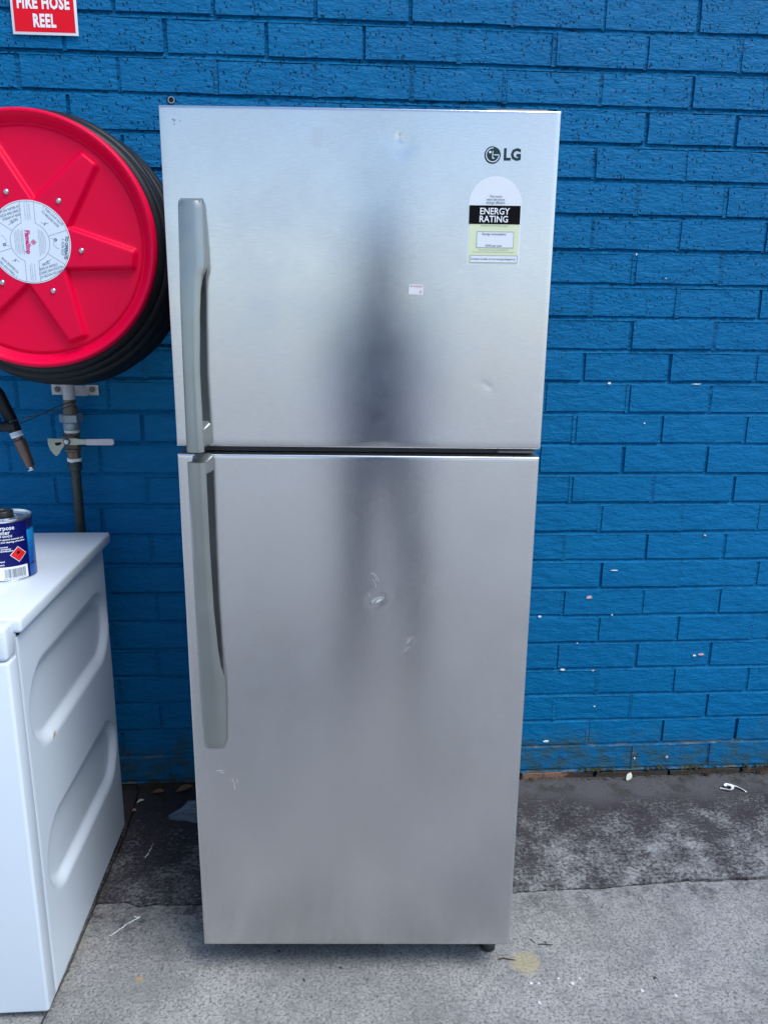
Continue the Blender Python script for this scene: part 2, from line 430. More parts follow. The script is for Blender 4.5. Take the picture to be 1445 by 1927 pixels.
# mortar: raked beds (deep under each brick, nearly flush on top of the next) and perpends
bm = bmesh.new()
NX = 620; XA, XB = -1.25, 1.62
for k in range(0, len(JOINTS)):
    zt = Z0 + k * MH; zbt = zt - (MH - BH)
    rows = []
    for j in range(5):
        t = j / 4; row = []
        for i in range(NX + 1):
            x = XA + (XB - XA) * i / NX
            wob = noise.noise(Vector((x * 7, k * 3.1, 0)))
            rough = noise.noise(Vector((x * 55, k * 5.7, t * 3))) * .0016 + noise.noise(Vector((x * 140, k * 5.7, t * 4))) * .0012
            lip = max(0, noise.noise(Vector((x * 4 + 40, k * 2.3, 5)))) * .0050   # places where the mortar fills the joint
            dep = .0082 * t ** .8 + .0006 - lip * t * 1.6 + wob * .0012 + rough
            row.append(bm.verts.new((x, max(dep, -.0006), zbt - .001 + (zt - zbt + .0022) * t)))
        rows.append(row)
    for a, b in zip(rows, rows[1:]):
        for i in range(NX): bm.faces.new((a[i], a[i + 1], b[i + 1], b[i]))
for ci, js in enumerate(vjoints):
    if ci == 0: continue
    zb = Z0 + (ci - 1) * MH
    for x in js:
        weep = abs(x - 1.167) < .003 and ci == 2
        dep = .03 if weep else rb.choice((.0002, .0008, .0015, .0025, .004, .006))
        slope = 0 if weep else rb.uniform(-.003, .003)
        rows = []
        for j in range(9):
            z = zb - .002 + (BH + .004) * j / 8; r = []
            for i, dx in enumerate((-.007, -.0025, .0025, .007)):
                n = noise.noise(Vector((x * 30 + dx * 200, z * 60, 2))) * .0014
                r.append(bm.verts.new((x + dx, max(dep + slope * (dx / .007) + n, -.0006), z)))
            rows.append(r)
        for a, b in zip(rows, rows[1:]):
            for i in range(3): bm.faces.new((a[i], a[i + 1], b[i + 1], b[i]))
tag(bobj('mortar', bm, M_MORTAR, wall, smooth=True), kind='stuff')
box('wall_core', -5, 5.5, .0125, .23, -.05, 3.2, M_MORTAR, wall)
# the footing edge: crumbly mortar strip and dirt where wall meets concrete
def blob(bm, cx, cy, cz, r, fl=.5, seed=0):
    res = bmesh.ops.create_icosphere(bm, subdivisions=1 if r < .004 else 2, radius=1)
    for v in res['verts']:
        n = noise.noise(v.co * 2.6 + Vector((seed, seed * 3.3, 0))) * 1.5
        v.co = Vector((cx, cy, cz)) + Vector((v.co.x * r, v.co.y * r * .8, v.co.z * r * fl)) * (1 + n * .6)
bm = bmesh.new()
for i in range(900):
    x = rb.uniform(-.75, 1.5); y = -abs(rb.gauss(0, .011)) - .001
    blob(bm, x, y, .0003, rb.uniform(.0008, .0030) * (2.0 if rb.random() < .04 else 1), .5, i * 2.3)
M_CRUMB = simple('crumbled_mortar', (.055, .05, .04), .95, var=.9, vscale=35, bump=.002, bscale=200)
tag(bobj('rubble', bm, M_CRUMB), kind='stuff')
bm = bmesh.new()
for i in range(620):
    x = rb.uniform(-.7, 1.5); z = Z0 - rb.uniform(.001, .011)
    if noise.noise(Vector((x * 9, 0, 4))) < -.05: continue
    if .48 < x < .63 and rb.random() < .7: continue
    blob(bm, x, rb.uniform(-.004, .004), z, rb.uniform(.0015, .005), .5, i * 1.3)
M_MOSS = simple('moss', (.045, .05, .022), .98, var=.7, vscale=50, bump=.003, bscale=300)
tag(bobj('moss', bm, M_MOSS), kind='stuff')
# chips, a plugged hole and an open screw hole
M_CHIPP = simple('pink_undercoat', (.62, .42, .40), .8, var=.2, vscale=90)
M_CHIPW = simple('white_undercoat', (.78, .78, .76), .8, var=.12, vscale=90)
def chip(x, z, wd, ht, m, sd):
    r = random.Random(sd); n = 11; pts = []
    for i in range(n):
        a = 2 * math.pi * i / n; k = r.uniform(.6, 1.1)
        pts.append(Vector((x + math.cos(a) * wd / 2 * k, -.0032, z + math.sin(a) * ht / 2 * k)))
    prism('paint_chip', pts, (0, .0022, 0), m, wall)
for i, (x, z, wd, ht, m) in enumerate(((.7242, .6891, .021, .0032, M_CHIPW), (.6553, .6047, .020, .011, M_CHIPP), (.509, .5458, .010, .008, M_CHIPW), (1.000, .4105, .014, .006, M_CHIPW),
        (1.023, .4145, .022, .008, M_CHIPP), (.5908, .3712, .016, .006, M_CHIPW), (.6856, .3668, .009, .005, M_CHIPP), (.663, 1.2378, .013, .008, M_CHIPW), (.9132, 1.2374, .030, .003, M_CHIPW),
        (.7739, 1.1268, .006, .005, M_CHIPW), (.9895, .7954, .009, .006, M_CHIPP), (.730, .548, .006, .004, M_CHIPW), (.708, 1.5806, .005, .006, M_CHIPW), (.795, 1.52, .004, .003, M_CHIPW),
        (.555, .128, .022, .007, M_CHIPW), (.95, .062, .010, .008, M_CHIPP), (.845, .060, .006, .008, M_CHIPW), (.70, .245, .006, .004, M_CHIPW), (.63, .458, .005, .003, M_CHIPW))):
    chip(x, z, wd, ht, m, i)
M_HOLE = simple('dark_hole', (.004, .006, .006), .95)
M_GREY = simple('grey_plastic', (.35, .36, .33), .6)
lathe('screw_hole', [(.0001, .0), (.0062, 0), (.0062, .001)], M_HOLE, wall, 14, 'Y', (-.4997, -.0036, 1.9234))
lathe('wall_plug', [(.0062, 0.0014), (.0062, -.0012), (.0078, -.0012), (.0078, .0014)], M_GREY, wall, 14, 'Y', (-.4988, -.0034, 1.9222), close=True)

# ------------------------------------------------------------------ lettering helper
def lettering(name, body, size, mat_, parent, loc, rot=(math.pi / 2, 0, 0), bold=0.0, sx=1.0, align='CENTER', space=1.0):
    c = bpy.data.curves.new(name, 'FONT'); c.body = body; c.size = size; c.align_x = align; c.align_y = 'CENTER'
    c.offset = bold; c.space_character = space; c.resolution_u = 2
    t = bpy.data.objects.new(name + '_tmp', c); COL.objects.link(t)
    dg = bpy.context.evaluated_depsgraph_get(); dg.update()
    me = bpy.data.meshes.new_from_object(t.evaluated_get(dg))
    bpy.data.objects.remove(t); bpy.data.curves.remove(c)
    me.name = name; me.materials.clear()
    for v in me.vertices: v.co.x *= sx
    o = link(name, me, mat_, parent); o.location = loc; o.rotation_euler = rot
    return o

# ------------------------------------------------------------------ fridge
FY = -.05388; FW = .66694
fr = empty('fridge', (-.39102, -.70436, 0), 'tall dented two-door stainless steel fridge standing in the middle against the blue wall', 'fridge', FY)
def steel(name, base=(.69, .69, .70), rough=.155, grain=True, aniso=1.0):
    m, N, L, P = mat(name)
    tc = N.new('ShaderNodeTexCoord'); ob = tc.outputs['Object']
    P.inputs['Metallic'].default_value = 1
    sm = nz(N, L, mapping(N, L, ob, (1.0, 1, .5)), 5, 4)
    colr = mixc(N, L, sm, tuple(c * .96 for c in base), base)
    gc = nz(N, L, mapping(N, L, ob, (60, 1, 520)), 1.0, 5, .75, .3)
    colr = mixc(N, L, ramp(N, L, gc, .3, .7, .0, 1.0), mixc(N, L, .13, colr, (.25, .26, .29)), colr)
    L.new(colr, P.inputs['Base Color'])
    gr = nz(N, L, mapping(N, L, ob, (14, 1, 420)), 3.0, 4, .65)
    r = mth(N, L, 'ADD', ramp(N, L, gr, .3, .7, rough - .035, rough + .035, False), ramp(N, L, nz(N, L, ob, 9, 5, .6), .3, .7, -.02, .03, False))
    L.new(r, P.inputs['Roughness'])
    P.inputs['Anisotropic'].default_value = aniso
    tg = N.new('ShaderNodeTangent'); tg.direction_type = 'RADIAL'; tg.axis = 'Z'; P.inputs['Anisotropic Rotation'].default_value = .25
    L.new(tg.outputs[0], P.inputs['Tangent'])
    if grain:
        fine = nz(N, L, mapping(N, L, ob, (60, 1, 300)), 2.2, 4, .7)
        b = bumpn(N, L, gr, .00004, 1.0); b = bumpn(N, L, fine, .00006, 1, b)
        L.new(b, P.inputs['Normal'])
    return m, P
M_STEEL, P_STEEL = steel('brushed_steel')
M_EDGE = simple('bright_door_edge', (.75, .76, .78), .32, 1.0)
M_HANDLE = simple('silver_handle', (.30, .325, .32), .34, .8, var=.05, vscale=12, bump=.00004, bscale=700)
M_GASK = simple('black_gasket', (.012, .013, .015), .5)
M_CAB = simple('grey_cabinet', (.16, .165, .17), .45, bump=.0003, bscale=500)
M_BLKP = simple('black_plastic', (.015, .015, .017), .4)

DENTS = [(.3995, 1.7000, .0006, .005, .006, 20), (.4010, 1.694, .0005, .022, .022, 0), (.408, 1.684, .0003, .014, .012, 0),
         (.3701, .8799, .0012, .0085, .0036, 32), (.3701, .8790, .0007, .016, .011, 30),
         (.4360, .794, .0005, .0040, .006, -30), (.430, .775, .0004, .003, .006, -30),
         (.5645, 1.2914, .00022, .009, .0045, -35), (.560, 1.293, .0002, .018, .010, -35)]
def dentf(u, z):
    d = 0
    for (a, b, dp, ru, rz, ang) in DENTS:
        c, s = math.cos(math.radians(ang)), math.sin(math.radians(ang))
        du, dz = u - a, z - b; p = (du * c + dz * s) / ru; q = (-du * s + dz * c) / rz
        r2 = p * p + q * q
        if r2 < 16: d += dp * (math.exp(-r2) - .12 * math.exp(-((math.sqrt(r2) - 2.0) ** 2) * 1.6))
    return d
def lines(a, b, step, dense):
    out = [a]; x = a
    while x < b - 1e-6:
        s = step
        for c, r in dense:
            if abs(x - c) < r: s = min(s, .0014)
        x = min(b, x + s); out.append(x)
    return out
def door(name, u0, u1, z0, z1, parent):
    du = [(.3995, .03), (.3701, .03), (.433, .016), (.5645, .03)]; dz = [(1.697, .03), (.8799, .03), (.785, .025), (1.2914, .02)]
    us = lines(u0 + .004, u1 - .004, .009, du); zs = lines(z0 + .004, z1 - .004, .011, [d for d in dz if z0 < d[0] < z1])
    EU = [(u0, .055), (u0, .004), (u0 + .0006, .0018), (u0 + .0018, .0006)]
    US = EU + [(u, 0) for u in us] + [(u1 - (a - u0), d) for a, d in EU[::-1]]
    EZ = [(z0, .055), (z0, .004), (z0 + .0006, .0018), (z0 + .0018, .0006)]
    ZS = EZ + [(z, 0) for z in zs] + [(z1 - (a - z0), d) for a, d in EZ[::-1]]
    bm = bmesh.new(); rows = []
    for z, dz_ in ZS:
        row = []
        for u, du_ in US:
            y = max(dz_, du_)
            if y == 0:
                # gentle oil-canning of thin sheet plus the dents
                f = min(1, (u - u0) / .06, (u1 - u) / .06, (z - z0) / .06, (z1 - z) / .06)
                y = f * (noise.noise(Vector((u * 5.5, z * 2.4, 4))) * .00055 + noise.noise(Vector((u * 13, z * 3, 8))) * .00012) + dentf(u, z)
            row.append(bm.verts.new((u, y, z)))
        rows.append(row)
    for a, b in zip(rows, rows[1:]):
        for i in range(len(US) - 1): bm.faces.new((a[i], a[i + 1], b[i + 1], b[i]))
    o = bobj(name, bm, M_STEEL, parent, smooth=True)
    me = o.data; me.materials.append(M_EDGE)
    for p in me.polygons:
        c = p.center
        if c.y > .0004 and (c.x < u0 + .0035 or c.x > u1 - .0035 or c.z < z0 + .0035 or c.z > z1 - .0035): p.material_index = 1
    me.set_sharp_from_angle(angle=math.radians(60))
    return o
ZB, ZT, S1, S2 = .07675, 1.74479, 1.17519, 1.16107
top_door = door('freezer_door', 0, FW + .0012, S1, ZT, fr)
low_door = door('fridge_door', 0, FW, ZB, S2, fr)
box('door_liner', .012, FW - .012, .055, .068, S1 + .008, ZT - .008, M_GASK, top_door)
box('door_liner', .012, FW - .012, .055, .068, ZB + .008, S2 - .008, M_GASK, low_door)
box('cabinet', .004, FW - .004, .069, .655, .05, ZT - .006, M_CAB, fr, .006)
box('seam_strip', .006, FW - .006, .030, .0695, S2 + .002, S1 - .002, M_BLKP, fr)
box('kick_grille', .03, FW - .03, .07, .10, .012, .06, M_BLKP, fr, .003)
box('hinge', FW - .075, FW - .004, .016, .09, S2 + .004, S1 - .005, M_CAB, fr, .002)
box('top_hinge_cover', FW - .12, FW - .01, .04, .16, ZT - .0055, ZT + .012, M_CAB, fr, .005)
for u, y in ((.045, .105), (FW - .0335, .074), (.045, .6), (FW - .045, .6)):
    lathe('foot', [(.014, 0), (.017, .003), (.017, .016), (.013, .022), (.006, .024), (.006, .056)], M_BLKP, fr, 18, 'Z', (u, y, 0))

def sect(bm, u0, u1, f, b, z, bulge=.0035, nn=7, r=.0035):
    """closed ring of a handle section: convex front between u0 and u1 at y=-f, flat back at y=-b"""
    ring = []
    for i in range(nn):
        t = i / (nn - 1); u = u0 + (u1 - u0) * t
        e = 1 - (2 * t - 1) ** 2
        y = -(f + bulge * e)
        if i in (0, nn - 1): y += r
        ring.append(bm.verts.new((u, y, z)))
    ring.append(bm.verts.new((u1, -(b + (f - b) * .35), z))); ring.append(bm.verts.new((u1 - .001, -b, z)))
    ring.append(bm.verts.new((u0 + .001, -b, z))); ring.append(bm.verts.new((u0, -(b + (f - b) * .35), z)))
    return ring
def handle(parent, stations, post, capend):
    """stations: (z, u0, u1, front, back)"""
    bm = bmesh.new(); rings = [sect(bm, u0, u1, f, b, z) for z, u0, u1, f, b in stations]
    for a, b in zip(rings, rings[1:]):
        n = len(a)
        for i in range(n): bm.faces.new((a[i], a[(i + 1) % n], b[(i + 1) % n], b[i]))
    bm.faces.new(rings[0][::-1]); bm.faces.new(rings[-1])
    o = bobj('handle', bm, M_HANDLE, parent, angle=38)
    return o
def interp(tab, z):
    tab = sorted(tab)
    if z <= tab[0][0]: return tab[0][1:]
    for a, b in zip(tab, tab[1:]):
        if z <= b[0]:
            t = (z - a[0]) / (b[0] - a[0]); t = t * t * (3 - 2 * t) * .5 + t * .5
            return tuple(p + (q - p) * t for p, q in zip(a[1:], b[1:]))
    return tab[-1][1:]
def stations(tab, za, zb, n):
    return [(za + (zb - za) * i / n, *interp(tab, za + (zb - za) * i / n)) for i in range(n + 1)]
UP = [(1.172, .0285, .0590, .046, .032), (1.20, .0285, .0585, .046, .034), (1.31, .0285, .0570, .043, .031), (1.40, .0285, .0600, .039, .027), (1.445, .0285, .0625, .036, .023), (1.470, .0288, .0650, .034, .014), (1.487, .0290, .0700, .032, .0), (1.52, .0290, .0702, .029, 0), (1.585, .0290, .0688, .022, 0), (1.594, .0295, .0680, .0195, 0)]
h1 = handle(top_door, stations(UP, 1.594, 1.172, 60), None, None)
bm = bmesh.new()      # slanted end cap and the post that carries the free end
add_prism(bm, [Vector((.0300, -.0005, 1.6005)), Vector((.0672, -.0005, 1.6005)), Vector((.0668, -.019, 1.594)), Vector((.056, -.0235, 1.5925)), Vector((.042, -.0235, 1.5925)), Vector((.0305, -.019, 1.594))], (0, 0, -.004))
bobj('end_cap', bm, M_HANDLE, h1)
def post(name, u0, u1, za, zb, parent, front):
    bm = bmesh.new(); rings = []
    for i in range(9):
        t = i / 8; y = -.0003 - (front) * t
        flare = (1 - t) ** 2.2 * .010
        rings.append([bm.verts.new(v) for v in ((u0 - flare * .2, y, za - 0), (u1 + flare * .75, y, za), (u1 + flare * .75, y, zb + flare), (u0 - flare * .2, y, zb + flare))])
    for a, b in zip(rings, rings[1:]):
        for k in range(4): bm.faces.new((a[k], a[(k + 1) % 4], b[(k + 1) % 4], b[k]))
    bm.faces.new(rings[0]); bm.faces.new(rings[-1][::-1])
    bmesh.ops.bevel(bm, geom=[e for e in bm.edges if abs((e.verts[0].co - e.verts[1].co).y) > .002], offset=.004, segments=3, affect='EDGES')
    return bobj(name, bm, M_HANDLE, parent, angle=50)
post('handle_post', .031, .0575, 1.1765, 1.212, h1, .035)
LO = [(.5655, .0262, .0672, .013, 0), (.575, .0255, .0690, .016, 0), (.66, .0245, .0712, .022, 0), (.715, .0250, .0706, .026, 0), (.728, .0252, .0690, .027, .004), (.745, .0256, .0668, .029, .014), (.79, .0262, .0640, .032, .020), (.88, .0272, .0608, .038, .026), (1.0, .0280, .0600, .043, .031), (1.12, .0284, .0604, .046, .033), (1.153, .0286, .0606, .046, .033)]
h2 = handle(low_door, stations(LO, 1.153, .5655, 70), None, None)
bm = bmesh.new()
pp = bm
rings = []
post('handle_post', .031, .0595, 1.128, 1.1525, h2, .035)

# badge, stickers (on the freezer door)
M_LOGO = simple('badge_dark', (.008, .03, .035), .25, .3)
M_LOGOW = simple('badge_silver', (.80, .84, .86), .3, .2)
bd = lathe('badge', [(.0001, -.0014), (.0128, -.0014), (.0137, -.0006), (.0137, 0)], M_LOGO, top_door, 40, 'Y', (.5560, -.0002, 1.6752))
def strip(name, pts, wd, y, m, parent, th=.0004):
    bm = bmesh.new(); n = len(pts); L_, R_ = [], []
    for i, p in enumerate(pts):
        a = Vector(pts[max(0, i - 1)]); b = Vector(pts[min(n - 1, i + 1)]); t = (b - a).normalized(); nn = Vector((-t.y, t.x)) * wd / 2
        L_.append((p[0] + nn.x, p[1] + nn.y)); R_.append((p[0] - nn.x, p[1] - nn.y))
    ring = L_ + R_[::-1]
    for i in range(n - 1):
        q = [L_[i], L_[i + 1], R_[i + 1], R_[i]]
        bm.faces.new([bm.verts.new((a, y, b)) for a, b in q])
    return bobj(name, bm, m, parent)
cx, cz, rr = .5560, 1.6752, .0108
strip('badge_ring', [(cx + rr * math.cos(a), cz + rr * math.sin(a)) for a in [math.radians(85 + i * 9) for i in range(31)]] + [(cx + .0012, cz)][:0], .0013, -.0018, M_LOGOW, bd)
strip('badge_bar', [(cx + .0024, cz + .0001), (cx + .0108, cz + .0001)], .0013, -.00182, M_LOGOW, bd)
strip('badge_bar', [(cx + .0000, cz + .0062), (cx + .0000, cz - .0054), (cx + .0000, cz - .00545)], .0012, -.00183, M_LOGOW, bd)
strip('badge_bar', [(cx - .0006, cz - .0052), (cx + .0034, cz - .0052)], .0012, -.00184, M_LOGOW, bd)
lathe('badge_dot', [(.0001, -.00205), (.0019, -.00205), (.0019, -.0017)], M_LOGOW, bd, 14, 'Y', (cx - .0045, 0, cz + .0042))
lettering('badge_letters', 'LG', .0250, M_LOGO, top_door, (.5892, -.0012, 1.6755), bold=.0010, sx=.96, space=1.04)

M_STW = simple('sticker_white', (.74, .78, .82), .38, var=.03, vscale=40)
M_STY = simple('sticker_yellow', (.70, .75, .50), .4)
M_INK = simple('print_black', (.004, .004, .005), .6, spec=.08)
M_INKG = simple('print_grey', (.10, .15, .18), .5)
M_WPR = simple('print_white', (.85, .87, .9), .45)
el = empty('energy_label', (.5645, -.0006, 1.4990)); el.parent = top_door
X0, X1 = -.0452, .0452
out = [Vector((X0, 0, 0)), Vector((X1, 0, 0)), Vector((X1, 0, .097))]
for i in range(0, 25):
    a = math.pi * i / 24; out.append(Vector((X1 * math.cos(a), 0, .098 + .0452 * math.sin(a))))
out.append(Vector((X0, 0, .097)))
prism('label_paper', out, (0, .0004, 0), M_STW, el)
def rect(name, x0, x1, z0, z1, y, m, par): 
    bm = bmesh.new(); bm.faces.new([bm.verts.new(v) for v in ((x0, y, z0), (x1, y, z0), (x1, y, z1), (x0, y, z1))])
    return bobj(name, bm, m, par)
rect('yellow_panel', X0 + .002, X1 - .003, .002, .068, -.0003, M_STY, el)
rect('black_band', X0 + .001, X1 - .002, .0665, .0965, -.0006, M_INK, el)
rect('white_box', -.030, .034, .028, .0545, -.0005, M_STW, el)
rect('web_box', -.0405, .042, .0035, .0155, -.0005, M_STW, el)
for (a, b, c, d) in ((-.030, .034, .028, .0545), (-.0405, .042, .0035, .0155)):
    for q in ((a, b, c, c + .0005), (a, b, d - .0005, d), (a, a + .0005, c, d), (b - .0005, b, c, d)): rect('rule', *q, -.0008, M_INKG, el)
lettering('print', 'ENERGY', .0148, M_WPR, el, (-.001, -.0009, .0868), bold=.0002, sx=.93)
lettering('print', 'RATING', .0148, M_WPR, el, (-.002, -.0009, .0742), bold=.0002, sx=.93)
for s, zz, sz in (('The more', .111, .0052), ('stars the more', .106, .0052), ('energy efficient', .101, .0052), ('Energy consumption', .0505, .0050), ('kWh per year', .0315, .0050),
                  ('Compare models at www.energyrating.gov.au', .0096, .0042), ('A joint government and industry program', .0640, .0028), ('When tested in accordance with AS/NZS 4474.2', .0245, .0026), ('Actual energy use and running costs will depend on how you use the appliance', .0210, .0023)):
    lettering('print', s, sz, M_INKG, el, (0, -.0009, zz), bold=.00006 if sz > .004 else .0)
sk = empty('price_sticker', (.4325, -.0006, 1.4562)); sk.parent = top_door; sk.rotation_euler = (0, math.radians(3), 0)
prism('sticker_paper', [Vector(v) for v in ((-.0125, 0, -.0085), (.0125, 0, -.0085), (.0125, 0, .006), (.0105, 0, .0085), (-.0125, 0, .0085))], (0, .0004, 0), simple('sticker_cream', (.72, .70, .72), .5, var=.06, vscale=200), sk)
rect('print', -.006, .0105, .0045, .0066, -.0003, simple('print_pale_red', (.55, .38, .36), .5), sk)
rect('print', -.0105, -.0075, .0042, .0068, -.0003, simple('print_pale_blue', (.30, .38, .50), .5), sk)
lettering('print', '$', .007, simple('print_red', (.6, .22, .2), .5), sk, (.0078, -.0004, -.0035))
prism('tape_remnant', [Vector(v) for v in ((.2525, -.0005, 1.7135), (.2755, -.0005, 1.7130), (.2700, -.0005, 1.6990), (.2690, -.0005, 1.6855), (.2550, -.0005, 1.6845))], (0, .0003, 0), simple('glue_residue', (.60, .61, .64), .36, .95), top_door)
M_SCR = simple('bright_scratch', (.95, .96, .98), .35, .6)
def scratch(door_, pts, wd=.0006, m=M_SCR): strip('scratch', pts, wd, -.0007, m, door_)
for s in (.0, .004):
    scratch(low_door, [(.357 + s, .9345), (.3635 + s, .929), (.367 + s, .922), (.3685 + s, .9165)], .0004)
scratch(low_door, [(.361, .921), (.3665, .911), (.368, .902)], .0004)
scratch(low_door, [(.352, .893), (.357, .884)], .0003); scratch(low_door, [(.360, .8700), (.364, .8735)], .0003)
scratch(low_door, [(.3615, .8755), (.3665, .881), (.3735, .884), (.378, .885)], .0007); scratch(low_door, [(.3665, .8715), (.371, .8765), (.3765, .8795)], .0008)
scratch(low_door, [(.045, .5055), (.052, .5056), (.058, .5045)], .0011); scratch(low_door, [(.052, .5008), (.060, .5005)], .0008)
scratch(low_door, [(.076, .487), (.080, .478), (.0805, .462)], .0006)
scratch(low_door, [(.086, .486), (.087, .476)], .0004)
M_INKD = simple('ink_scribble', (.05, .05, .08), .6)
scratch(top_door, [(.022, 1.7215), (.024, 1.7235), (.0255, 1.719), (.0275, 1.7225)], .0008, M_INKD)
scratch(top_door, [(.0245, 1.716), (.0255, 1.7145)], .0009, M_INKD); scratch(top_door, [(.0345, 1.722), (.0355, 1.7185)], .0005, M_INKD)

# ------------------------------------------------------------------ washing machine
M_WHT = simple('white_enamel', (.66, .74, .82), .30, coat=.2, bump=.00006, bscale=160)
M_WHP = simple('white_lid_plastic', (.68, .76, .83), .28, coat=.15)
wm = empty('washing_machine', (-.9925, -.498, 0), 'white washing machine with two oval pressings in its side, at the left', 'washing machine')
WX = -.692 + .9925        # right side plane in local x
Y0, Y1 = -.8005 + .498, -.1965 + .498
def stadium(y, z, zc, ya, yb, r):
    yy = min(max(y, ya), yb); return math.hypot(y - yy, z - zc) - r
def side_panel():
    ya = -.757 + .498; yb = Y1
    bm = bmesh.new(); ny, nzz = 110, 150; rows = []
    for j in range(nzz + 1):
        z = .016 + (.826 - .016) * j / nzz; row = []
        for i in range(ny + 1):
            y = ya + .0006 + (yb - ya - .0006) * i / ny
            d = min(stadium(y, z, .643, -.636 + .498, -.298 + .498, .098), stadium(y, z, .296, -.634 + .498, -.306 + .498, .095))
            t = min(1, max(0, -d / .032)); t = t * t * (3 - 2 * t)
            e = min(1, (y - ya) / .002, (z - .016) / .003, (yb - y) / .003)
            row.append(bm.verts.new((WX - .0155 * t - .002 * (1 - e) + .0006 * noise.noise(Vector((y * 3, z * 3, 1))), y, z)))
        rows.append(row)
    for a, b in zip(rows, rows[1:]):
        for i in range(ny): bm.faces.new((a[i], a[i + 1], b[i + 1], b[i]))
    return bobj('side_panel', bm, M_WHT, wm, smooth=True)
side_panel()
box('body', -WX, WX - .0185, Y0 + .046, Y1, .014, .834, M_WHT, wm, .003)
box('inner_frame', WX - .05, WX - .0022, Y0 + .02, Y0 + .08, .018, .8333, M_WHT, wm)
box('inner_frame', WX - .05, WX - .0022, Y0 + .05, Y1 - .004, .800, .8334, M_WHT, wm)
box('front_panel', -WX, WX, Y0, Y0 + .0425, .0165, .7945, M_WHT, wm, .006, 3)
box('control_fascia', -WX, WX, Y0 - .001, Y0 + .0425, .7965, .862, M_WHP, wm, .008, 3)
box('lid', -WX - .006, WX + .012, Y0 + .0427, Y1 + .03, .8335, .8635, M_WHP, wm, .007, 3)
lathe('porthole', [(.165, -.001), (.165, -.03), (.14, -.045), (.125, -.03), (.125, -.001)], M_GREY, wm, 40, 'Y', (0, Y0 - .0015, .43), close=True)
lathe('porthole_glass', [(.0001, -.035), (.08, -.03), (.124, -.012)], M_BLKP, wm, 40, 'Y', (0, Y0 - .0015, .43))
lathe('program_dial', [(.024, 0), (.023, -.02), (.019, -.022), (.0001, -.022)], M_WHP, wm, 28, 'Y', (.05, Y0 - .001, .83))
for x in (-WX + .05, WX - .05):
    for y in (Y0 + .06, Y1 - .05): lathe('foot', [(.02, 0), (.02, .008), (.01, .012), (.01, .03)], M_BLKP, wm, 16, 'Z', (x, y, 0))
M_RUST = simple('rust_mark', (.42, .30, .16), .7)
prism('scuff', [Vector((WX + .0011, -.636 + .498 + a, .545 + b)) for a, b in ((0, 0), (.012, .004), (.015, .012), (.006, .009))], (-.0008, 0, 0), M_RUST, wm)

# ------------------------------------------------------------------ paint thinner tin on the washing machine
M_TIN = simple('bright_tin', (.68, .70, .72), .22, .95, var=.05, vscale=30)
M_NAVY = simple('label_navy', (.003, .006, .11), .35, spec=.2)
TR, TH = .0545, .133
tin = empty('thinner_tin', (-.7975, -.5060, .8637), 'round navy blue tin of all purpose thinner with black cap, on the washing machine', 'tin', math.radians(0))
lathe('can_body', [(TR - .001, .0), (TR, .0015), (TR, .003), (TR - .001, .004), (TR - .001, TH - .006), (TR, TH - .004), (TR + .0006, TH - .002), (TR, TH), (TR - .002, TH), (TR - .003, TH - .005), (.028, TH - .007), (.027, TH - .003), (.0245, TH - .003), (.0235, TH - .006), (.0001, TH - .006)], M_TIN, tin, 56)
lathe('screw_cap', [(.0195, TH - .0058), (.0205, TH - .004), (.0200, TH + .007), (.0185, TH + .0095), (.014, TH + .0095), (.012, TH + .0075), (.0001, TH + .0075)], M_BLKP, tin, 36)
def wrap(name, a0, a1, z0, z1, m, r=TR + .0002, n=None, parent=None):
    """a patch of the can's label between two angles (degrees, 0 = towards -y, + = towards +x)"""
    n = n or max(2, int(abs(a1 - a0) / 4)); bm = bmesh.new(); lo, hi = [], []
    for i in range(n + 1):
        a = math.radians(a0 + (a1 - a0) * i / n); x, y = r * math.sin(a), -r * math.cos(a)
        lo.append(bm.verts.new((x, y, z0))); hi.append(bm.verts.new((x, y, z1)))
    for i in range(n): bm.faces.new((lo[i], lo[i + 1], hi[i + 1], hi[i]))
    return bobj(name, bm, m, parent or tin, smooth=True)
lab = wrap('paper_label', -180, 180, .0045, TH - .0065, M_NAVY, TR - .0002, 72)
# brighter blue artwork strip that runs round the right-hand side
m, N, L, P = mat('label_blue_art')
tc = N.new('ShaderNodeTexCoord'); sp = N.new('ShaderNodeSeparateXYZ'); L.new(tc.outputs['Object'], sp.inputs[0])
f = ramp(N, L, mth(N, L, 'ADD', sp.outputs['Z'], mth(N, L, 'MULTIPLY', nz(N, L, mapping(N, L, tc.outputs['Object'], (1, 1, 4)), 30, 2), .03)), .05, .13)
c1 = mixc(N, L, f, (.008, .10, .42), (.012, .33, .75))
c1 = mixc(N, L, ramp(N, L, sp.outputs['Z'], .1, .112), c1, (.008, .012, .08))
c1 = mixc(N, L, ramp(N, L, nz(N, L, mapping(N, L, tc.outputs['Object'], (6, 6, 40)), 2.0, 2), .62, .66), c1, (.006, .02, .16))
L.new(c1, P.inputs['Base Color']); P.inputs['Roughness'].default_value = .3; P.inputs['Coat Weight'].default_value = .2
wrap('blue_art', 70, 126, .0045, TH - .0066, m, TR + .0000)
def wrap_mesh(o, a_c, zc, r=TR + .0005):
    """bend a flat lettering mesh round the can, centred on angle a_c"""
    for v in o.data.vertices:
        a = math.radians(a_c) + v.co.x / r; v.co = Vector((r * math.sin(a), -r * math.cos(a), zc + v.co.y))
    o.location = (0, 0, 0); o.rotation_euler = (0, 0, 0)
def cantext(s, sz, aright, z, bold=0.0, sx=1.0):
    o = lettering('print', s, sz, M_WPR, tin, (0, 0, 0), bold=bold, sx=sx, align='RIGHT'); wrap_mesh(o, aright, z)
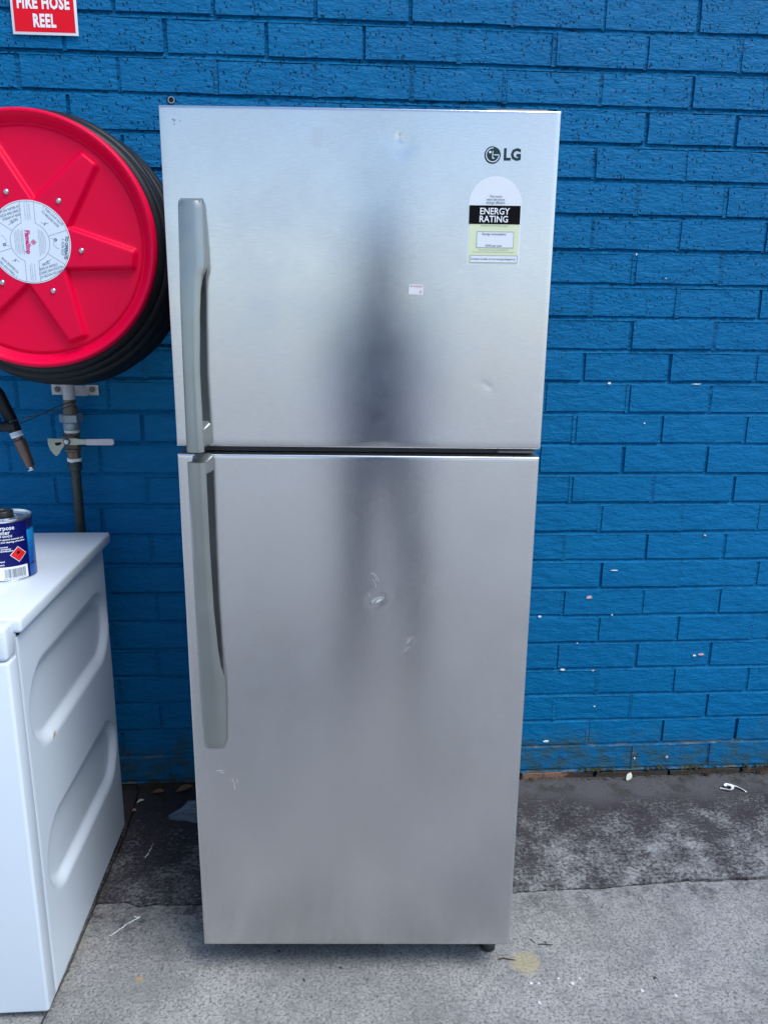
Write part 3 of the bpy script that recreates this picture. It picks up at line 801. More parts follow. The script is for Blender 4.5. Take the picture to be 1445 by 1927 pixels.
cantext('all purpose', .0128, 42, TH - .0165, .0002, .92); cantext('thinner', .0125, 32, TH - .0262, .0002, .92); cantext('PREMIUM GRADE', .0060, 36, TH - .0340, .0001)
for s, ar, zz in (('Multi purpose thinner for general enamels and', 59, .0925), ('varnishes, for thinning and cleaning of brushes', 62, .0868), ('Fast drying and economical', 25, .0765), ('For brush, roller and spray', 31, .0722), ('Thins and cleans up imperfections', 35, .0680), ('Highly flammable liquid', 16, .0455), ('Keep out of reach', 15, .0385)):
    cantext(s, .0050, ar, zz, .00012)
M_RED = simple('hazard_red', (.75, .01, .012), .35)
def cdiamond(name, ac, zc, s, m, r):
    bm = bmesh.new(); n = 8; g = []
    for i in range(n + 1):
        row = []
        for j in range(n + 1):
            p, q = (i / n - .5) * s, (j / n - .5) * s
            xx, zz = (p - q) * .7071, (p + q) * .7071; a = math.radians(ac) + xx / r
            row.append(bm.verts.new((r * math.sin(a), -r * math.cos(a), zc + zz)))
        g.append(row)
    for i in range(n):
        for j in range(n): bm.faces.new((g[i][j], g[i + 1][j], g[i + 1][j + 1], g[i][j + 1]))
    return bobj(name, bm, m, tin, smooth=True)
cdiamond('hazard_border', 45, .0585, .0240, M_WPR, TR + .0004); cdiamond('hazard_diamond', 45, .0585, .0218, M_RED, TR + .0007)
o = prism('flame', [Vector(v) for v in ((-.003, 0, 0), (-.0035, .003, 0), (-.002, .0045, 0), (-.0018, .0075, 0), (.0005, .0048, 0), (.0015, .0065, 0), (.003, .003, 0), (.002, 0, 0))], (0, 0, .0002), M_INK, tin)
wrap_mesh(o, 45, .0595, TR + .0010)
wrap('barcode_panel', 1, 63, .0050, .0335, M_WPR, TR + .0004); wrap('print_panel', -24, -2, .0055, .0235, M_WPR, TR + .0004)
r5 = random.Random(5); a = 14
while a < 56:
    wdt = r5.choice((.4, .4, .8, 1.2)); wrap('barcode_bar', a, a + wdt, .0100, .0290, M_INKG, TR + .0008, 1); a += wdt + r5.choice((.5, .8, 1.1))
for a in range(11, 58, 3): wrap('barcode_digit', a, a + 1.0, .0068, .0088, M_INKG, TR + .0008, 1)
for i in range(4): wrap('print_line', -18, -4, .008 + i * .0026, .0090 + i * .0026, M_INKG, TR + .0008, 3)
# ------------------------------------------------------------------ fire hose reel
M_REDP = simple('reel_red_enamel', (.76, .0003, .046), .40, spec=.13, var=.02, vscale=10, bump=.0001, bscale=90)
M_HOSE = simple('black_rubber_hose', (.006, .0075, .010), .5, spec=.3, var=.2, vscale=20, bump=.0003, bscale=400)
M_BLKM = simple('black_painted_metal', (.007, .008, .011), .45, spec=.3, bump=.0002, bscale=200)
M_ZINC = simple('zinc_plated', (.55, .56, .57), .35, .9, var=.15, vscale=60)
RX, RZ, RR = -.7265, 1.5505, .2547
reel = empty('fire_hose_reel', (RX, 0, RZ), 'red fire hose reel with black hose, mounted on the wall at the left edge', 'fire hose reel')
def reel_h(x, z):
    r = math.hypot(x, z)
    best = r - .080
    for k in range(6):
        a = math.radians(-8.5 + 60 * k); s = x * math.cos(a) + z * math.sin(a); q = abs(-x * math.sin(a) + z * math.cos(a))
        if s < 0: continue
        w_ = .0435 + (.0215 - .0435) * (s - .085) / .13
        dx_, dz_ = q - w_, s - .214
        rc = .008
        d = min(max(dx_ + rc, dz_ + rc), 0) + math.hypot(max(dx_ + rc, 0), max(dz_ + rc, 0)) - rc
        best = min(best, d)
    t = min(1, max(0, (.002 - best) / .0105)); t = t * t * (3 - 2 * t)
    h = .013 * t
    # dished rim with a groove at its foot and a rolled lip
    g = math.exp(-((r - .2275) / .0035) ** 2) * .0045
    u = min(1, max(0, (r - .229) / .019)); u = u * u * (3 - 2 * u)
    h = h * (1 - u) + .017 * u - g
    if r > .2495: h -= ((r - .2495) / .0052) ** 2 * .006
    return h
def dish(name, y0, front, parent):
    bm = bmesh.new(); NA = 300; rs = [.001 + .003 * 0] + [.004 * i for i in range(4, 20)] + [.080 + .0022 * i for i in range(0, 68)] + [.2300 + .0016 * i for i in range(0, 16)]
    rs = [r for r in sorted(set(rs)) if r <= RR]; rs.append(RR); prev = None
    rows = []
    for r in rs:
        rows.append([bm.verts.new((r * math.cos(2 * math.pi * k / NA), y0 - reel_h(r * math.cos(2 * math.pi * k / NA), r * math.sin(2 * math.pi * k / NA)) * front, r * math.sin(2 * math.pi * k / NA))) for k in range(NA)])
    for rr_, hh in ((RR + .0008, .006), (RR, -.004), (RR - .004, -.006)):
        rows.append([bm.verts.new((rr_ * math.cos(2 * math.pi * k / NA), y0 - hh * front, rr_ * math.sin(2 * math.pi * k / NA))) for k in range(NA)])
    for a, b in zip(rows, rows[1:]):
        for k in range(NA): bm.faces.new((a[k], a[(k + 1) % NA], b[(k + 1) % NA], b[k]))
    bm.faces.new(rows[0])
    return bobj(name, bm, M_REDP, parent, smooth=True)
YD = -.388
fd = dish('front_disc', YD, 1, reel); dish('rear_disc', -.135, -1, reel)
lathe('drum', [(.11, -.14), (.11, YD + .012)], M_BLKM, reel, 40, 'Y')
lathe('axle', [(.03, -.0005), (.03, -.03), (.018, -.03), (.018, -.38)], M_BLKM, reel, 24, 'Y')
box('wall_bracket', -.05, .05, -.024, -.0035, -.12, .09, M_BLKM, reel, .003)
def ring(name, r, rt, y, dz, dx, parent, n=120):
    bm = bmesh.new(); rows = []
    for i in range(n):
        a = 2 * math.pi * i / n; s = max(0, .5 - .5 * math.sin(a + .35)) ** 1.5
        R_ = r + .0022 * math.sin(a * 3 + y * 90) + s * abs(dz); c = Vector((math.cos(a), 0, math.sin(a)))
        yy = y + .003 * math.sin(a * 2 + y * 50)
        rows.append([bm.verts.new(c * (R_ + rt * math.cos(b)) + Vector((dx, yy + rt * math.sin(b), 0))) for b in [2 * math.pi * j / 14 for j in range(14)]])
    for i in range(n):
        a, b = rows[i], rows[(i + 1) % n]
        for j in range(14): bm.faces.new((a[j], a[(j + 1) % 14], b[(j + 1) % 14], b[j]))
    return bobj(name, bm, M_HOSE, parent, smooth=True)
for i, (r, y, dz) in enumerate(((.2480, -.352, .006), (.2540, -.330, .018), (.2580, -.302, .024), (.2600, -.273, .027), (.2610, -.244, .030), (.2610, -.215, .031), (.2600, -.186, .030), (.257, -.158, .028))):
    ring('hose_coil', r, .0150, y, dz, 0, reel)
lathe('hose_pack', [(.244, -.145), (.244, -.352), (.10, -.352), (.10, -.145)], M_HOSE, reel, 72, 'Y', close=True)
# domed screws on the arms
for k in range(6):
    a = math.radians(-8.5 + 60 * k); c = (.1035 * math.cos(a), YD - .0125, .1035 * math.sin(a))
    s = lathe('screw', [(.0058, 0), (.0056, -.0012), (.0042, -.0032), (.002, -.0040), (.0008, -.0040), (.0006, -.0022), (.0001, -.0022)], M_ZINC, reel, 20, 'Y', c)
# instruction label
M_LBL = simple('label_white', (.70, .78, .86), .4); M_LINE = simple('label_ink', (.05, .13, .20), .5); M_LGREY = simple('label_small_print', (.25, .33, .42), .55); M_MAG = simple('label_magenta', (.66, .01, .22), .45)
YL = YD - .0132
il = empty('instruction_label', (0, YL, 0)); il.parent = reel
LRad = .0818
lathe('label_disc', [(LRad, 0.0003), (LRad, -.0003)], M_LBL, il, 72, 'Y')
def lstrip(pts, wd=.0006, m=M_LINE): return strip('label_line', pts, wd, -.0006, m, il)
def arc(r, a0, a1, n=24): return [(r * math.cos(math.radians(a0 + (a1 - a0) * i / n)), r * math.sin(math.radians(a0 + (a1 - a0) * i / n))) for i in range(n + 1)]
ir = .0395; h = .0140
lstrip(arc(LRad - .0022, 0, 360, 72))
aa = math.degrees(math.acos(h / ir))
for s in (0, 180):
    lstrip(arc(ir, -aa + s, aa + s))
    for a in (18, -33):
        lstrip([(ir * math.cos(math.radians(a + s)), ir * math.sin(math.radians(a + s))), ((LRad - .0022) * math.cos(math.radians(a + s)), (LRad - .0022) * math.sin(math.radians(a + s)))])
for sx_ in (-1, 1):
    for sz_ in (-1, 1): lstrip([(sx_ * h, sz_ * math.sqrt(ir * ir - h * h)), (sx_ * h, sz_ * (LRad - .003))])
def ltext(s, size, x, z, deg, m=M_LINE, bold=0.0, sx=.85):
    return lettering('print', s, size, m, il, (x, -.0009, z), (math.pi / 2, -math.radians(deg), 0), bold, sx)
def polar(r, a): return r * math.cos(math.radians(a)), r * math.sin(math.radians(a))
for s in (0, 180):
    for body, rad_, sz, bo in (('TO OPERATE', .0725, .0092, .0003), ('2. RUN OUT', .0652, .0072, 0)):
        x, z = polar(rad_, -7.5 + s); ltext(body, sz, x, z, -97.5 + s, bold=bo)
    for body, rad_ in (('1. TURN STOP VALVE', .0725), ('TO RELEASE HOSE', .0640)):
        x, z = polar(rad_, 46 + s); ltext(body, .0066, x, z, -44 + s, sx=.80)
    for i, body in enumerate(('3. TURN ON WATER AT', 'NOZZLE AND DIRECT', 'STREAM AT BASE', 'OF FIRE')):
        x, z = polar(.0735 - i * .0078, 124 + s); ltext(body, .0066, x, z, 18 + s, sx=.78)
    # small pictograms: reel symbol and bent hose line
    x, z = polar(.052, 6 + s); lathe('pictogram', [(.0016, -.0009), (.0030, -.0009), (.0030, -.0005), (.0016, -.0005)], M_LINE, il, 18, 'Y', (x, 0, z), close=True)
    q = 1 if s == 0 else -1
    lstrip([(x - .010 * q, z + .003 * q), (x, z + .001 * q)], .0005); lstrip([(x - .004 * q, z - .002 * q), (x - .004 * q, z - .010 * q), (x + .001 * q, z - .016 * q), (x + .006 * q, z - .018 * q)], .0005)
    x, z = polar(.050, 48 + s); lstrip([(x - .008 * q, z + .002 * q), (x - .001 * q, z - .002 * q), (x + .007 * q, z + .001 * q)], .0007); lstrip([(x - .002 * q, z - .004 * q), (x + .001 * q, z + .002 * q)], .0014)
    x, z = polar(.050, 132 + s); lstrip([(x - .006 * q, z - .004 * q), (x, z - .001 * q), (x + .006 * q, z + .003 * q)], .0006); lstrip([(x + .002 * q, z - .001 * q), (x + .004 * q, z + .002 * q)], .0014)
    for dx, ln in ((.0045, .7), (.0005, 1), (-.0045, .9)):
        xx, zz = (dx, .060) if s == 0 else (-dx, -.060)
        ltext('HOSE LENGTH 36m MIN WATER' if dx > .004 else 'fire hose reel to AS/NZS 1221', .0030, xx, zz, -90 + s * 0, M_LGREY, 0, ln)
ltext('FlameStop', .0135, -.0045, 0, -90, M_MAG, .0005, .82)
d = .0056
for w0 in (d, d * .62):
    lstrip([(.0068 - w0, 0), (.0068, w0)], .0008, M_MAG); lstrip([(.0068, w0), (.0068 + w0, 0)], .0008, M_MAG); lstrip([(.0068 + w0, 0), (.0068, -w0)], .0008, M_MAG); lstrip([(.0068, -w0), (.0068 - w0, 0)], .0008, M_MAG)
ltext('N', .0050, .0068, 0, -80, M_MAG, .0002, 1)
for i, (x, n) in enumerate(((-.0135, 46), (-.0165, 40), (-.0205, 46), (-.0235, 42), (-.0265, 42), (-.0295, 36), (.0185, 48), (.0215, 44), (.0245, 42), (.0275, 38), (.031, 26))):
    r_ = random.Random(i + 50)
    ltext(''.join(r_.choice('aeinorst lumdc') for _ in range(n)).strip() if False else ('serviced and tested in accordance with the standard')[:n], .0029, x, 0, -90, M_LINE if i in (0, 1) else M_LGREY, 0, .92)

# hose tail, nozzle and the guide it hangs in
def loc(pts): return [(a - RX, b, c - RZ) for a, b, c in pts]
tube('hose_tail', loc([(-1.03, -.27, 1.42), (-.985, -.25, 1.345), (-.944, -.225, 1.282), (-.9056, -.205, 1.218), (-.8845, -.2, 1.157), (-.877, -.2, 1.128)]), .0148, M_HOSE, reel, 18)
tube('guide_bar', loc([(-1.12, -.222, 1.136), (-.99, -.222, 1.139), (-.866, -.222, 1.1445), (-.8625, -.222, 1.1447)]), [.0125, .0125, .0125, .009], M_BLKM, reel, 16)
tube('guide_arm', loc([(-1.0, -.006, 1.13), (-1.0, -.20, 1.137)]), .010, M_BLKM, reel, 12)
M_BRASS = simple('worn_brown_brass', (.155, .105, .085), .42, .55, var=.3, vscale=55)
A = Vector((-.8775, -.2, 1.131)); B = Vector((-.8453, -.2, 1.028)); D = (B - A)
def on(t): p = A + D * t; return (p.x, p.y, p.z)
noz = tube('nozzle', loc([on(.16), on(.185), on(.19), on(.215), on(.22), on(.24), on(.26), on(.32), on(.45), on(.70), on(.85), on(.87), on(.88)]), [.0118, .0118, .0092, .0090, .0112, .0138, .0146, .0146, .0140, .0118, .0112, .0100, .0070], M_BRASS, reel, 22)
tube('nozzle_tip', loc([on(.87), on(.93), on(.935), on(.955)]), [.0060, .0062, .0105, .0110], M_ZINC, noz, 18)
tube('hose_tag', loc([on(.03), on(.155)]), .0153, M_LBL, noz, 20)
for t in (.06, .085, .11): tube('tag_line', loc([on(t), on(t + .008)]), .01545, M_LGREY, noz, 20)
M_WIRE = simple('dark_green_wire', (.03, .07, .05), .4); M_WIRE2 = simple('bright_wire', (.35, .37, .36), .35, .8)
tube('tie_wire', loc([(-.860, -.215, 1.149), (-.835, -.17, 1.160), (-.80, -.115, 1.180), (-.785, -.082, 1.186), (-.770, -.065, 1.188)]), .0013, M_WIRE, reel, 8)
tube('tie_wire', loc([(-.875, -.232, 1.156), (-.84, -.18, 1.163), (-.80, -.118, 1.171), (-.78, -.084, 1.178), (-.768, -.062, 1.182)]), .0014, M_WIRE2, reel, 8)

# ------------------------------------------------------------------ water pipe with stop valve
PX, PY = -.7885, -.060
sp_ = empty('standpipe', (PX, PY, 0), 'dark galvanised water pipe with lever valve, rising up the wall below the hose reel', 'pipe')
M_PIPE = simple('dark_old_pipe', (.050, .062, .058), .5, .35, var=.45, vscale=45, bump=.0005, bscale=300)
M_GALV = simple('galvanised', (.30, .34, .38), .5, .55, var=.2, vscale=60)
M_PAINTW = simple('chalky_white_pipe', (.52, .53, .55), .6, var=.2, vscale=50)
M_BODY = simple('brown_valve_brass', (.17, .135, .10), .5, .5, var=.25, vscale=80)
M_TAPE = simple('thread_tape', (.82, .84, .78), .7, var=.1, vscale=200, bump=.0006, bscale=400)
def hexa(name, r, z0, z1, m, par, rot=0.26, bev=.002):
    bm = bmesh.new()
    add_lathe(bm, [(r - bev, z0), (r, z0 + bev), (r, z1 - bev), (r - bev, z1)], 6, 'Z')
    o = bobj(name, bm, m, par); o.rotation_euler = (0, 0, rot); return o
lathe('lower_pipe', [(.0128, 0), (.0128, 1.015)], M_PIPE, sp_, 24)
lathe('socket', [(.0132, 1.004), (.0178, 1.006), (.0182, 1.012), (.0168, 1.014), (.0168, 1.018), (.0182, 1.020), (.0182, 1.030), (.0140, 1.0305)], M_PIPE, sp_, 28)
def tape(name, z0, z1, r):
    bm = bmesh.new(); rows = []
    for j in range(6):
        z = z0 + (z1 - z0) * j / 5
        rows.append([bm.verts.new(((r + noise.noise(Vector((a, j * .7, z0 * 50))) * .0016) * math.cos(a), (r + noise.noise(Vector((a, j * .7, z0 * 50))) * .0016) * math.sin(a), z + noise.noise(Vector((a * 2, 3, z0 * 9))) * .002)) for a in [2 * math.pi * k / 28 for k in range(28)]])
    for a, b in zip(rows, rows[1:]):
        for k in range(28): bm.faces.new((a[k], a[(k + 1) % 28], b[(k + 1) % 28], b[k]))
    bm.faces.new(rows[0]); bm.faces.new(rows[-1])
    bobj(name, bm, M_TAPE, sp_, smooth=True)
tape('thread_tape', 1.0295, 1.0375, .0185)
valve = lathe('valve', [(.0150, 1.036), (.0170, 1.037), (.0170, 1.054), (.0200, 1.056), (.0205, 1.090), (.0190, 1.098), (.0195, 1.100), (.0195, 1.106), (.0150, 1.106)], M_BODY, sp_, 8)
box('valve_flat', -.022, .013, -.030, -.002, 1.0955, 1.0995, M_BODY, valve, .0008); box('valve_flat', -.014, .015, -.030, -.002, 1.060, 1.0635, M_BODY, valve, .0008)
M_LEV = simple('lever_dull_zinc', (.42, .44, .36), .5, .5, var=.2, vscale=70); M_LEVG = simple('lever_pink_grey_grip', (.62, .55, .56), .6, var=.15, vscale=60)
ly = -.034
lev = prism('lever', [Vector((-.004 + a, ly, 1.0865 + b)) for a, b in ((-.008, -.008), (.024, -.0085), (.034, -.0072), (.054, -.0072), (.054, .0058), (.034, .0065), (.024, .0088), (-.008, .0088))], (0, -.0024, 0), M_LEV, valve)
prism('grip', [Vector((-.004 + a, ly + .0006, 1.0865 + b)) for a, b in ((.050, -.0088), (.115, -.0088), (.1195, -.005), (.1195, .0045), (.115, .0078), (.050, .0068))], (0, -.0042, 0), M_LEVG, lev)
quad = [(-.004, .0075), (-.048, .0085)] + [(.048 * math.cos(math.radians(a)), .048 * math.sin(math.radians(a))) for a in range(176, 236, 8)] + [(-.020, -.030), (-.018, -.024), (-.006, -.0085)]
prism('stop_plate', [Vector((-.004 + a, ly - .0006, 1.0865 + b)) for a, b in quad], (0, -.0018, 0), M_LEV, lev)
prism('plate_slot', [Vector((-.004 + a, ly - .0026, 1.0865 + b)) for a, b in ((-.031, -.003), (-.014, -.001), (-.014, -.006), (-.022, -.010), (-.028, -.010))], (0, -.0003, 0), M_HOLE, lev)
lathe('pivot_nut', [(.0075, 0), (.0075, -.0035), (.0062, -.0045), (.0042, -.0045), (.0040, -.0085), (.0001, -.0090)], M_ZINC, lev, 6, 'Y', (-.004, ly - .0024, 1.0865))
lathe('nut_washer', [(.0092, 0), (.0092, -.0012)], M_BLKM, lev, 24, 'Y', (-.004, ly - .0018, 1.0865))
tape('thread_tape', 1.1055, 1.1125, .0188)
lathe('union_lower', [(.0195, 1.1125), (.0212, 1.1145), (.0216, 1.131), (.0200, 1.133)], M_GALV, sp_, 12)
hexa('union_nut', .0288, 1.1325, 1.1545, M_GALV, sp_)
lathe('union_upper', [(.0200, 1.1545), (.0185, 1.158), (.0180, 1.172), (.0160, 1.176), (.0150, 1.192)], M_BODY, sp_, 24)
lathe('upper_pipe', [(.0138, 1.190), (.0150, 1.192), (.0150, 1.24), (.0150, 1.44)], M_PAINTW, sp_, 24)
tube('feed_elbow', [(0, 0, 1.43), (.004, -.002, 1.47), (.03, -.02, 1.52), (.062, -.03, 1.5505)], .0145, M_PIPE, sp_, 14)
br = box('fixing_bracket', -.0620, -.010, .0535, .0565, 1.1985, 1.2275, M_PAINTW, sp_, .0012)
bm = bmesh.new(); add_box(bm, .004, .030, .034, .0365, 1.1975, 1.2245, .001); add_box(bm, .0295, .0600, .0535, .0565, 1.1975, 1.2245, .001)
add_prism(bm, [Vector((.028, .034, 1.1975)), Vector((.0305, .034, 1.1975)), Vector((.0335, .0565, 1.1975)), Vector((.0305, .0565, 1.1975))], (0, 0, .027))
br2 = bobj('fixing_bracket', bm, M_PAINTW, sp_)
for x, p_ in ((-.046, br), (.045, br2)):
    lathe('bolt_washer', [(.0088, .0535), (.0088, .0515)], M_GREY, p_, 20, 'Y', (x, 0, 1.2135)); lathe('bolt_head', [(.0068, .0515), (.0068, .0470), (.0050, .0455), (.0001, .0455)], M_BODY, p_, 6, 'Y', (x, 0, 1.2135))

# ------------------------------------------------------------------ sign
M_SGR = simple('sign_red', (.80, .002, .016), .45, spec=.2, var=.03, vscale=20)
sg = empty('sign', (-.7855, -.005, 2.0543), 'red and white fire hose reel sign screwed to the wall, top left corner', 'sign')
sg.rotation_euler = (0, math.radians(-.3), 0)
box('sign_board', -.0765, .0765, -.0025, 0, 0, .225, M_WPR, sg, .0006)
rect('red_field', -.0705, .0705, .006, .219, -.0029, M_SGR, sg)
def heavy(s, z, wd, ht):
    """heavy condensed poster lettering, fitted to a width and height"""
    o = lettering('letters', s, .04, M_WPR, sg, (0, -.0033, z), bold=.0016, space=1.10)
    xs = [v.co.x for v in o.data.vertices]; ys = [v.co.y for v in o.data.vertices]
    cx_, cy_ = (min(xs) + max(xs)) / 2, (min(ys) + max(ys)) / 2
    for v in o.data.vertices: v.co.x = (v.co.x - cx_) * wd / (max(xs) - min(xs)); v.co.y = (v.co.y - cy_) * ht / (max(ys) - min(ys))
    return o
heavy('REEL', .0305, .053, .029); heavy('FIRE HOSE', .0690, .122, .029)

# ------------------------------------------------------------------ litter
m, N, L, P = mat('thin_clear_plastic')
P.inputs['Base Color'].default_value = (.42, .55, .68, 1); P.inputs['Roughness'].default_value = .22; P.inputs['Transmission Weight'].default_value = .55; P.inputs['IOR'].default_value = 1.15; P.inputs['Alpha'].default_value = .5
M_BAG = m
bm = bmesh.new(); rows = []
nb = 34
for j in range(nb + 1):
    row = []
    for i in range(nb + 1):
        u, v = i / nb, j / nb
        wdt = .10 * min(1, (.10 + u * 2.6)) ; x = -.583 + u * .26; y = -.150 + (v - .5) * wdt + .05 * u
        e = max(0, 1 - (2 * v - 1) ** 2) ** .5 * min(1, u * 5)
        z = .003 + e * (.020 + .022 * abs(noise.noise(Vector((u * 7, v * 5, 1)))) + .012 * abs(noise.noise(Vector((u * 17, v * 14, 4)))))
        row.append(bm.verts.new((x + noise.noise(Vector((u * 6, v * 6, 8))) * .008, y + noise.noise(Vector((u * 6, v * 6, 12))) * .008, z)))
    rows.append(row)
for a, b in zip(rows, rows[1:]):
    for i in range(nb): bm.faces.new((a[i], a[i + 1], b[i + 1], b[i]))
tag(bobj('plastic_bag', bm, M_BAG, smooth=False), 'crumpled clear plastic bag on the dark ground, half hidden behind the fridge', 'plastic bag')
M_RIB = simple('white_plastic_strip', (.82, .84, .86), .4)
def ribbon(name, pts, wd, m, label, cat):
    P_ = [Vector(p) for p in pts]; pts = []
    for i in range(len(P_) - 1):
        p0, p1, p2, p3 = P_[max(0, i - 1)], P_[i], P_[i + 1], P_[min(len(P_) - 1, i + 2)]
        for k in range(5):
            t = k / 5; pts.append(.5 * (2 * p1 + (p2 - p0) * t + (2 * p0 - 5 * p1 + 4 * p2 - p3) * t * t + (3 * p1 - p0 - 3 * p2 + p3) * t ** 3))
    pts.append(P_[-1])
    bm = bmesh.new(); n = len(pts); up = Vector((0, 0, 1)); a_, b_ = [], []
    for i, p in enumerate(pts):
        t = (Vector(pts[min(n - 1, i + 1)]) - Vector(pts[max(0, i - 1)])).normalized(); s = t.cross(up).normalized() * wd / 2
        tw = math.sin(i * .16) * .45; s = s * math.cos(tw) + up * wd / 2 * abs(math.sin(tw))
        a_.append([bm.verts.new(Vector(p) + s + up * .001), bm.verts.new(Vector(p) - s + up * .001)]); b_.append([bm.verts.new(Vector(p) + s - up * .0002), bm.verts.new(Vector(p) - s - up * .0002)])
    for i in range(n - 1):
        bm.faces.new((a_[i][0], a_[i + 1][0], a_[i + 1][1], a_[i][1])); bm.faces.new((b_[i][0], b_[i][1], b_[i + 1][1], b_[i + 1][0]))
        bm.faces.new((a_[i][0], b_[i][0], b_[i + 1][0], a_[i + 1][0])); bm.faces.new((a_[i][1], a_[i + 1][1], b_[i + 1][1], b_[i][1]))
    return tag(bobj(name, bm, m), label, cat)
ribbon('plastic_strip', [(1.088, -.090, .003), (1.098, -.098, .006), (1.112, -.104, .006), (1.124, -.098, .008), (1.124, -.086, .009), (1.112, -.080, .009), (1.106, -.086, .006), (1.116, -.080, .010), (1.130, -.085, .008), (1.146, -.090, .005), (1.156, -.104, .004), (1.161, -.112, .002)], .0075, M_RIB, 'white curled plastic strip on the dark concrete near the wall, at the right', 'plastic strip')
M_TWIG = simple('dark_twig', (.05, .04, .035), .9)
tag(tube('twig', [(.363, -.664, .002), (.380, -.6655, .003), (.3975, -.6675, .002)], [.0011, .0013, .0008], M_TWIG, None, 6), 'short dark twig lying on the pale concrete right of the fridge foot', 'twig')
tag(tube('twig', [(.349, -.648, .002), (.354, -.655, .0025), (.358, -.662, .002)], [.0008, .0009, .0005], M_TWIG, None, 6), 'tiny thin splinter beside the longer dark twig', 'twig')
tag(tube('twig', [(.262, -.702, .002), (.275, -.700, .003), (.288, -.7035, .002), (.300, -.706, .002)], [.0016, .0014, .0014, .0008], M_TWIG, None, 6), 'dark crumbled twig just in front of the fridge foot', 'twig')
M_CHALK = simple('chalk_white', (.58, .60, .60), .9, var=.2, vscale=150)
def dab(bm, x, y, r, sd, st=1.0):
    rr_ = random.Random(sd); c = bm.verts.new((x, y, .0014)); n = 9
    vs = [bm.verts.new((x + math.cos(2 * math.pi * i / n) * r * rr_.uniform(.6, 1.15) * st, y + math.sin(2 * math.pi * i / n) * r * rr_.uniform(.6, 1.15), .0004)) for i in range(n)]
    for i in range(n): bm.faces.new((c, vs[i], vs[(i + 1) % n]))
bm = bmesh.new()
for i, (x, y, r) in enumerate(((.3207, -.7676, .0046), (.3381, -.7686, .004), (.4115, -.7725, .0052), (.3848, -.7585, .004), (.3263, -.8177, .0052), (.432, -.762, .004), (.557, -.800, .0052), (.625, -.816, .005), (.335, -.735, .002), (.52, -.66, .002), (.37, -.795, .002))): dab(bm, x, y, r, i, .8)
r6 = random.Random(21)
for i in range(70): dab(bm, r6.uniform(-.6, 1.0), r6.uniform(-.9, -.5), r6.uniform(.0006, .0014), i + 40)
dr = bobj('paint_drips', bm, M_CHALK, ground); tag(dr, kind='stuff')
def chalk(pts, wd):
    bm = bmesh.new(); r = random.Random(len(pts)); n = len(pts)
    for (x0, y0), (x1, y1) in zip(pts, pts[1:]):
        for k in range(8):
            t = k / 8; x = x0 + (x1 - x0) * t; y = y0 + (y1 - y0) * t; dab(bm, x + r.uniform(-.001, .001), y + r.uniform(-.001, .001), wd * r.uniform(.5, 1.1), k)
    o = bobj('chalk_mark', bm, M_CHALK, ground); return o
chalk([(-.630, -.585), (-.612, -.565), (-.595, -.545), (-.580, -.534), (-.574, -.530), (-.590, -.528)], .0026)
chalk([(-.602, -.262), (-.606, -.300), (-.612, -.318)], .0024)
# dark crumbs, grit and tiny leaves blown over the slabs
bm = bmesh.new()
for i in range(520):
    x = r6.uniform(-.72, 1.25); y = -abs(r6.gauss(0, .45)) - .01
    if y < -1.0: continue
    blob(bm, x, y, .0006, r6.uniform(.0006, .0017) * (1.7 if r6.random() < .06 else 1), .6, i)
tag(bobj('grit', bm, simple('dark_grit', (.05, .048, .04), .95, var=.6, vscale=30)), kind='stuff')
def leaf(x, y, z, ln, wd, ang, m, tilt, label, cat='leaf'):
    bm = bmesh.new(); n = 8; L1, L2, C_ = [], [], []
    for i in range(n + 1):
        t = i / n; w_ = wd * math.sin(math.pi * t) ** .8 / 2 + .0003
        C_.append(bm.verts.new((ln * t, 0, .003 * math.sin(t * 3)))); L1.append(bm.verts.new((ln * t, w_, .005 * math.sin(t * 3) + .002))); L2.append(bm.verts.new((ln * t, -w_, .005 * math.sin(t * 3) + .001)))
    for i in range(n): bm.faces.new((C_[i], C_[i + 1], L1[i + 1], L1[i])); bm.faces.new((L2[i], L2[i + 1], C_[i + 1], C_[i]))
    o = bobj('leaf', bm, m, smooth=True); o.location = (x, y, z); o.rotation_euler = (tilt, -tilt, ang); return tag(o, label, cat)
M_LEAFP = simple('pale_leaf', (.50, .51, .45), .7, var=.15, vscale=80); M_LEAFB = simple('brown_leaf', (.20, .10, .05), .8, var=.3, vscale=60)
leaf(.812, -.034, .002, .030, .016, math.radians(40), M_LEAFP, .6, 'small pale grey leaf against the foot of the wall, right of the fridge')
leaf(-.690, -.078, .002, .022, .009, math.radians(25), M_LEAFP, .1, 'small pale leaf on the dark ground beside the washing machine back')
leaf(-.695, -.118, .002, .014, .010, math.radians(5), simple('pink_brown_leaf', (.32, .18, .14), .8), .1, 'tiny pinkish leaf fragment just in front of the small pale leaf')
leaf(-.585, -.030, .004, .050, .022, math.radians(20), M_LEAFB, .15, 'dead brown leaf at the wall foot in the gap left of the fridge')
leaf(-.655, -.028, .003, .040, .016, math.radians(-15), M_LEAFB, .2, 'dead brown leaf nearest the washing machine at the wall foot')
